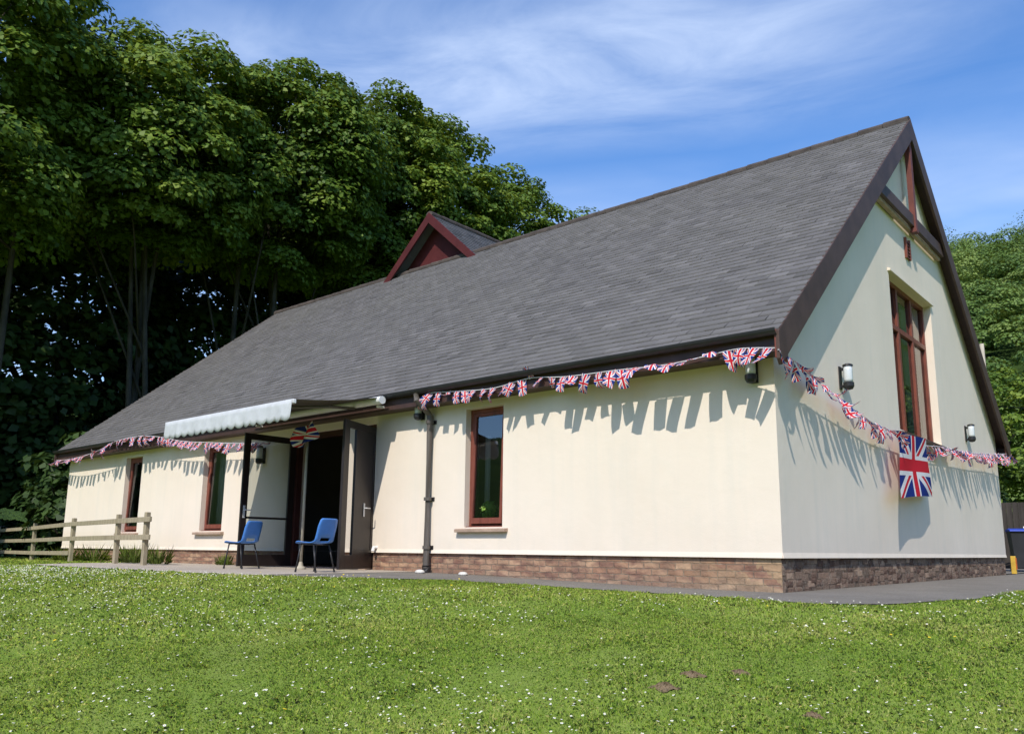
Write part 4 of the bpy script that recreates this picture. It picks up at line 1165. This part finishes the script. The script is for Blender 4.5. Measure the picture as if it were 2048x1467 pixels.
rng = np.random.default_rng(5)
cs = []
for k in range(5200):
    x, y = rng.uniform(-75, 75), rng.uniform(42, 215)
    if abs((x - 3.8) / (y + 9.1) + .13) > .24: continue
    cs.append((x, y))
szall = rng.uniform(2.4, 5.4, len(cs)) * np.interp(np.array(cs)[:, 1], [42, 160], [.62, 1.15])
keep = []                                                    # crowns stand apart, so that shadowed gaps show between them
for i, ((x, y), q) in enumerate(zip(cs, szall)):
    if all((x - cs[j][0]) ** 2 + (y - cs[j][1]) ** 2 > (.62 * (q + szall[j])) ** 2 for j in keep): keep.append(i)
cs = np.array(cs)[keep]; sz = szall[keep]
h_ = hill_h(cs[:, 0], cs[:, 1]) + 2.0 * np.sin(cs[:, 0] * .06) * np.sin(cs[:, 1] * .05) * sstep(cs[:, 1], 45, 90)
C, AX, RR = [], [], []
for (x, y), hh, q in zip(cs, h_, sz):
    for k in range(9):                                       # each crown: a top dome and lower ones round it
        if k == 0: dx = dy = 0; zz = q * 1.15; r_ = q * .55
        else: a_ = 2 * PI * k / 8 + rng.uniform(-.3, .3); rad_ = q * rng.uniform(.45, .8); dx, dy = rad_ * math.cos(a_), rad_ * math.sin(a_); zz = q * rng.uniform(.25, .95); r_ = q * rng.uniform(.34, .5)
        C.append((x + dx, y + dy, hh + zz)); RR.append(r_); a3 = np.array([dx / q, dy / q, .9]); AX.append(a3 / np.linalg.norm(a3))
V, F, T = clumpy(np.array(C), np.array(AX), np.array(RR), 170, .34, rng, .05)
Tc = np.repeat(np.clip(rng.normal(.42, .30, len(cs)), 0, 1), 9 * 170 * 4)
wood = np_mesh('hillside_wood', V, F, MAT['leaf_hill'], np.clip(.35 * T + .65 * Tc, 0, 1)); tag(wood, 'green broadleaf wood covering the hillside at the right', 'woodland', kind='stuff')

# ------------------------------------------------------------------ grass, daisies, weeds
def sample_lawn(n, rmax, seed, rmin=2.2):
    rng = np.random.default_rng(seed)
    a = YAW + np.radians(rng.uniform(-70, 46, n)); r = np.sqrt(rng.uniform(rmin ** 2, rmax ** 2, n))
    x = CAM[0] - np.sin(a) * r; y = CAM[1] + np.cos(a) * r
    k = is_lawn(x, y); k &= ~((x > WL - .1) & (x < .1) & (y > -.02) & (y < WW))
    return x[k], y[k], r[k], rng
def patch(x, y):
    return (np.sin(x * 1.7 + 1.3 * np.sin(y * .9)) * np.sin(y * 1.9 + 1.1 * np.sin(x * 1.1 + 2)) + .6 * np.sin(x * 4.3 + y * 3.1) * np.sin(y * 4.9 - x * 1.7) + .4 * np.sin(x * 9.1 + 2 * np.sin(y * 5)) * np.sin(y * 8.3)) / 1.6
soil_spots = [(1.08, -4.46, .075), (1.10, -4.15, .06), (1.31, -3.91, .055), (1.95, -4.35, .05)]
def grass_set(n, rmax, rmin, wid, hgt, seed):
    x, y, r, rng = sample_lawn(n, rmax, seed, rmin)
    for sx, sy, sr in soil_spots:
        k = (x - sx) ** 2 + (y - sy) ** 2 > (sr * .8) ** 2; x, y, r = x[k], y[k], r[k]
    m_ = len(x); pt = patch(x, y)
    z = gh(x, y)
    tuft = np.clip(patch(x * 2.6 + 1, y * 2.4) * 1.5 - .2, 0, 1)
    h = hgt * rng.uniform(.55, 1.25, m_) * (1 + .35 * pt + .6 * tuft); wd = wid * rng.uniform(.7, 1.3, m_)
    wd *= np.interp(r, [3, 6, 12, 30], [.8, 1, 1.7, 3.2])
    a = rng.uniform(0, 2 * PI, m_); le = rng.uniform(.5, 1.15, m_); b = rng.uniform(0, 2 * PI, m_)
    p = np.stack([x, y, z - .006], 1); s = np.stack([np.cos(a), np.sin(a), 0 * a], 1) * wd[:, None]
    mid = p + np.stack([np.cos(b) * le * h * .25, np.sin(b) * le * h * .25, h * .6], 1)
    tip = p + np.stack([np.cos(b) * le * h * .9, np.sin(b) * le * h * .9, h * np.sqrt(np.maximum(.15, 1 - le * le * .8))], 1)
    V = np.stack([p - s, p + s, mid + s * .75, tip, mid - s * .75], 1).reshape(-1, 3)
    pw = patch(x * .37 + 5, y * .41 - 2)                       # broad worn and lush areas
    dry = np.clip(patch(x * .8 - 4, y * .9 + 6) * 1.4 - .25, 0, 1)
    T = np.clip(.34 + .22 * pt + .15 * pw + .24 * dry + rng.normal(0, .27, m_) + .4 * (rng.random(m_) < .06), 0, 1)
    return V, np.arange(m_ * 5).reshape(m_, 5), np.repeat(T, 5)
sets = [grass_set(480000, 7.5, 2.2, .0026, .025, 1), grass_set(345000, 13, 7.5, .0032, .030, 2), grass_set(225000, 34, 13, .0042, .040, 3)]
V = np.concatenate([s[0] for s in sets]); T = np.concatenate([s[2] for s in sets])
tag(np_mesh('grass', V, np.arange(len(V)).reshape(-1, 5), MAT['grass'], T), 'short daisy-strewn grass of the sloping lawn', 'grass', kind='stuff')

def flowers(name, n, rmax, size, mat, label, seed, petals, dens, z0=(.026, .045)):
    x, y, r, rng = sample_lawn(n, rmax, seed)
    k = rng.random(len(x)) < dens(x, y); x, y, r = x[k], y[k], r[k]; m_ = len(x)
    z = gh(x, y) + rng.uniform(*z0, m_)
    s = size * rng.uniform(.7, 1.2, m_)
    nr = np.stack([rng.normal(.08, .25, m_), rng.normal(-.25, .25, m_), np.ones(m_)], 1); nr /= np.linalg.norm(nr, axis=1)[:, None]
    u = np.cross(nr, np.array([0, 1, 0])); u /= np.linalg.norm(u, axis=1)[:, None]; v = np.cross(nr, u)
    ph = rng.uniform(0, 6, m_); c = np.stack([x, y, z], 1); pts = []
    for j in range(petals):
        a = ph + 2 * PI * j / petals; rad = s * (1.0 if j % 2 == 0 else .68)
        pts.append(c + u * (np.cos(a) * rad)[:, None] + v * (np.sin(a) * rad)[:, None])
    V = np.stack(pts, 1).reshape(-1, 3)
    o = np_mesh(name, V, np.arange(m_ * petals).reshape(m_, petals), mat); tag(o, label, 'flowers', kind='stuff')
    return c, nr, u, v, s
def dd(x, y):
    b = np.clip(patch(x * .55 + 3, y * .55) * 1.3 + .28, .03, 1) ** 1.6
    left = np.exp(-((x + 8.5) ** 2) / 18 - ((y + 5.2) ** 2) / 2.2)
    near = np.exp(-((x - 2.9) ** 2) / .8 - ((y + 4.4) ** 2) / .9) + np.exp(-((x - .6) ** 2) / .9 - ((y + 5.3) ** 2) / .5)
    return np.clip(.28 * b + .9 * left + .55 * near, 0, 1)
c, nr, u, v, s = flowers('daisies', 60000, 17, .0090, MAT['petal'], 'white daisies scattered over the lawn', 21, 10, dd)
pts = [c + nr * .002 + u * (np.cos(a) * s * .32)[:, None] + v * (np.sin(a) * s * .32)[:, None] for a in (0, 1.05, 2.09, 3.14, 4.19, 5.24)]
V = np.stack(pts, 1).reshape(-1, 3)
tag(np_mesh('daisy_centres', V, np.arange(len(V)).reshape(-1, 6), MAT['buttercup']), 'yellow centres of the lawn daisies', 'flowers', kind='stuff')
def db(x, y):
    return np.clip(.005 + .95 * np.exp(-((x - 2.01) ** 2) / .02 - ((y + 2.38) ** 2) / .02) + .10 * np.exp(-((x + 4.2) ** 2) / 3 - ((y + 2.6) ** 2) / .5), 0, 1)
flowers('buttercups', 16000, 15, .013, MAT['buttercup'], 'yellow buttercups dotted over the lawn', 22, 10, db, (.035, .06))
for i, (x, y, r) in enumerate(soil_spots):
    n = 30; vs, fs = [], []; rnd = random.Random(i + 40)
    for ring in range(7):
        q = ring / 6
        for k in range(n):
            j = 1 + (.25 * math.sin(k * .42 * 2 + i) + .22 * rnd.uniform(-1, 1)) * q; a_ = 2 * PI * k / n
            vs.append((r * 1.25 * q * j * math.cos(a_), r * q * j * math.sin(a_), r * (.38 * (1 - q ** 1.6) - .08 * q) + r * .16 * rnd.uniform(-1, 1)))
    for ring in range(6):
        for k in range(n): a_ = ring * n + k; b_ = ring * n + (k + 1) % n; fs.append((a_, a_ + n, b_ + n, b_))
    m = MB(); m.add(vs, fs); o = m.build('soil_mound', MAT['soil']); o.location = (x, y, gh1(x, y))
    tag(o, 'small crumbly mound of brown soil thrown up in the lawn', 'soil mound', 'soil mounds in the lawn')
# weeds at the foot of the plinth and round the chair
def weed(x, y, h, w_, seed, label):
    rng = np.random.default_rng(seed); n = 190; e = (x, y, gh1(x, y) + .01)
    a = rng.uniform(0, 2 * PI, n); r0 = rng.uniform(0, w_ * .5, n); r1 = r0 + rng.uniform(.0, .35, n) * w_; hh = h * rng.uniform(.15, 1, n) ** 1.3
    p = np.stack([np.cos(a) * r0, np.sin(a) * r0 * .6, 0 * a], 1); t = np.stack([np.cos(a) * r1, np.sin(a) * r1 * .6, hh], 1); md = (p + t) / 2 + np.array([0, 0, .12 * h])
    s = np.stack([-np.sin(a), np.cos(a), 0 * a], 1) * rng.uniform(.002, .007, n)[:, None]
    V = np.stack([p - s * .5, p + s * .5, md + s, t, md - s], 1).reshape(-1, 3)
    o = np_mesh('weed', V, np.arange(n * 5).reshape(n, 5), MAT['weed'], np.repeat(rng.random(n), 5)); o.location = e
    tag(o, label, 'weed', 'weeds along the plinth'); return o
WD = [(-10.2, -.25, .30, .5, 'weed tuft at the foot of the wall left of the open door leaf'), (-11.3, -.2, .26, .4, 'weed tuft on the plinth below the window nearest the awning'),
      (-12.6, -.9, .42, .7, 'taller weed tuft at the end post of the rail fence'), (-13.8, -.8, .45, .8, 'taller weed tuft below the second fence post'),
      (-14.9, -.4, .4, .7, 'weed tuft against the plinth behind the fence rails'), (-16.5, -.5, .45, .9, 'weed tuft under the far left window'), (-18.3, -.4, .4, .9, 'weed tuft near the far left corner of the hall')]
for i, (x, y, h, w_, lab) in enumerate(WD): weed(x, y, h, w_, 900 + i, lab)
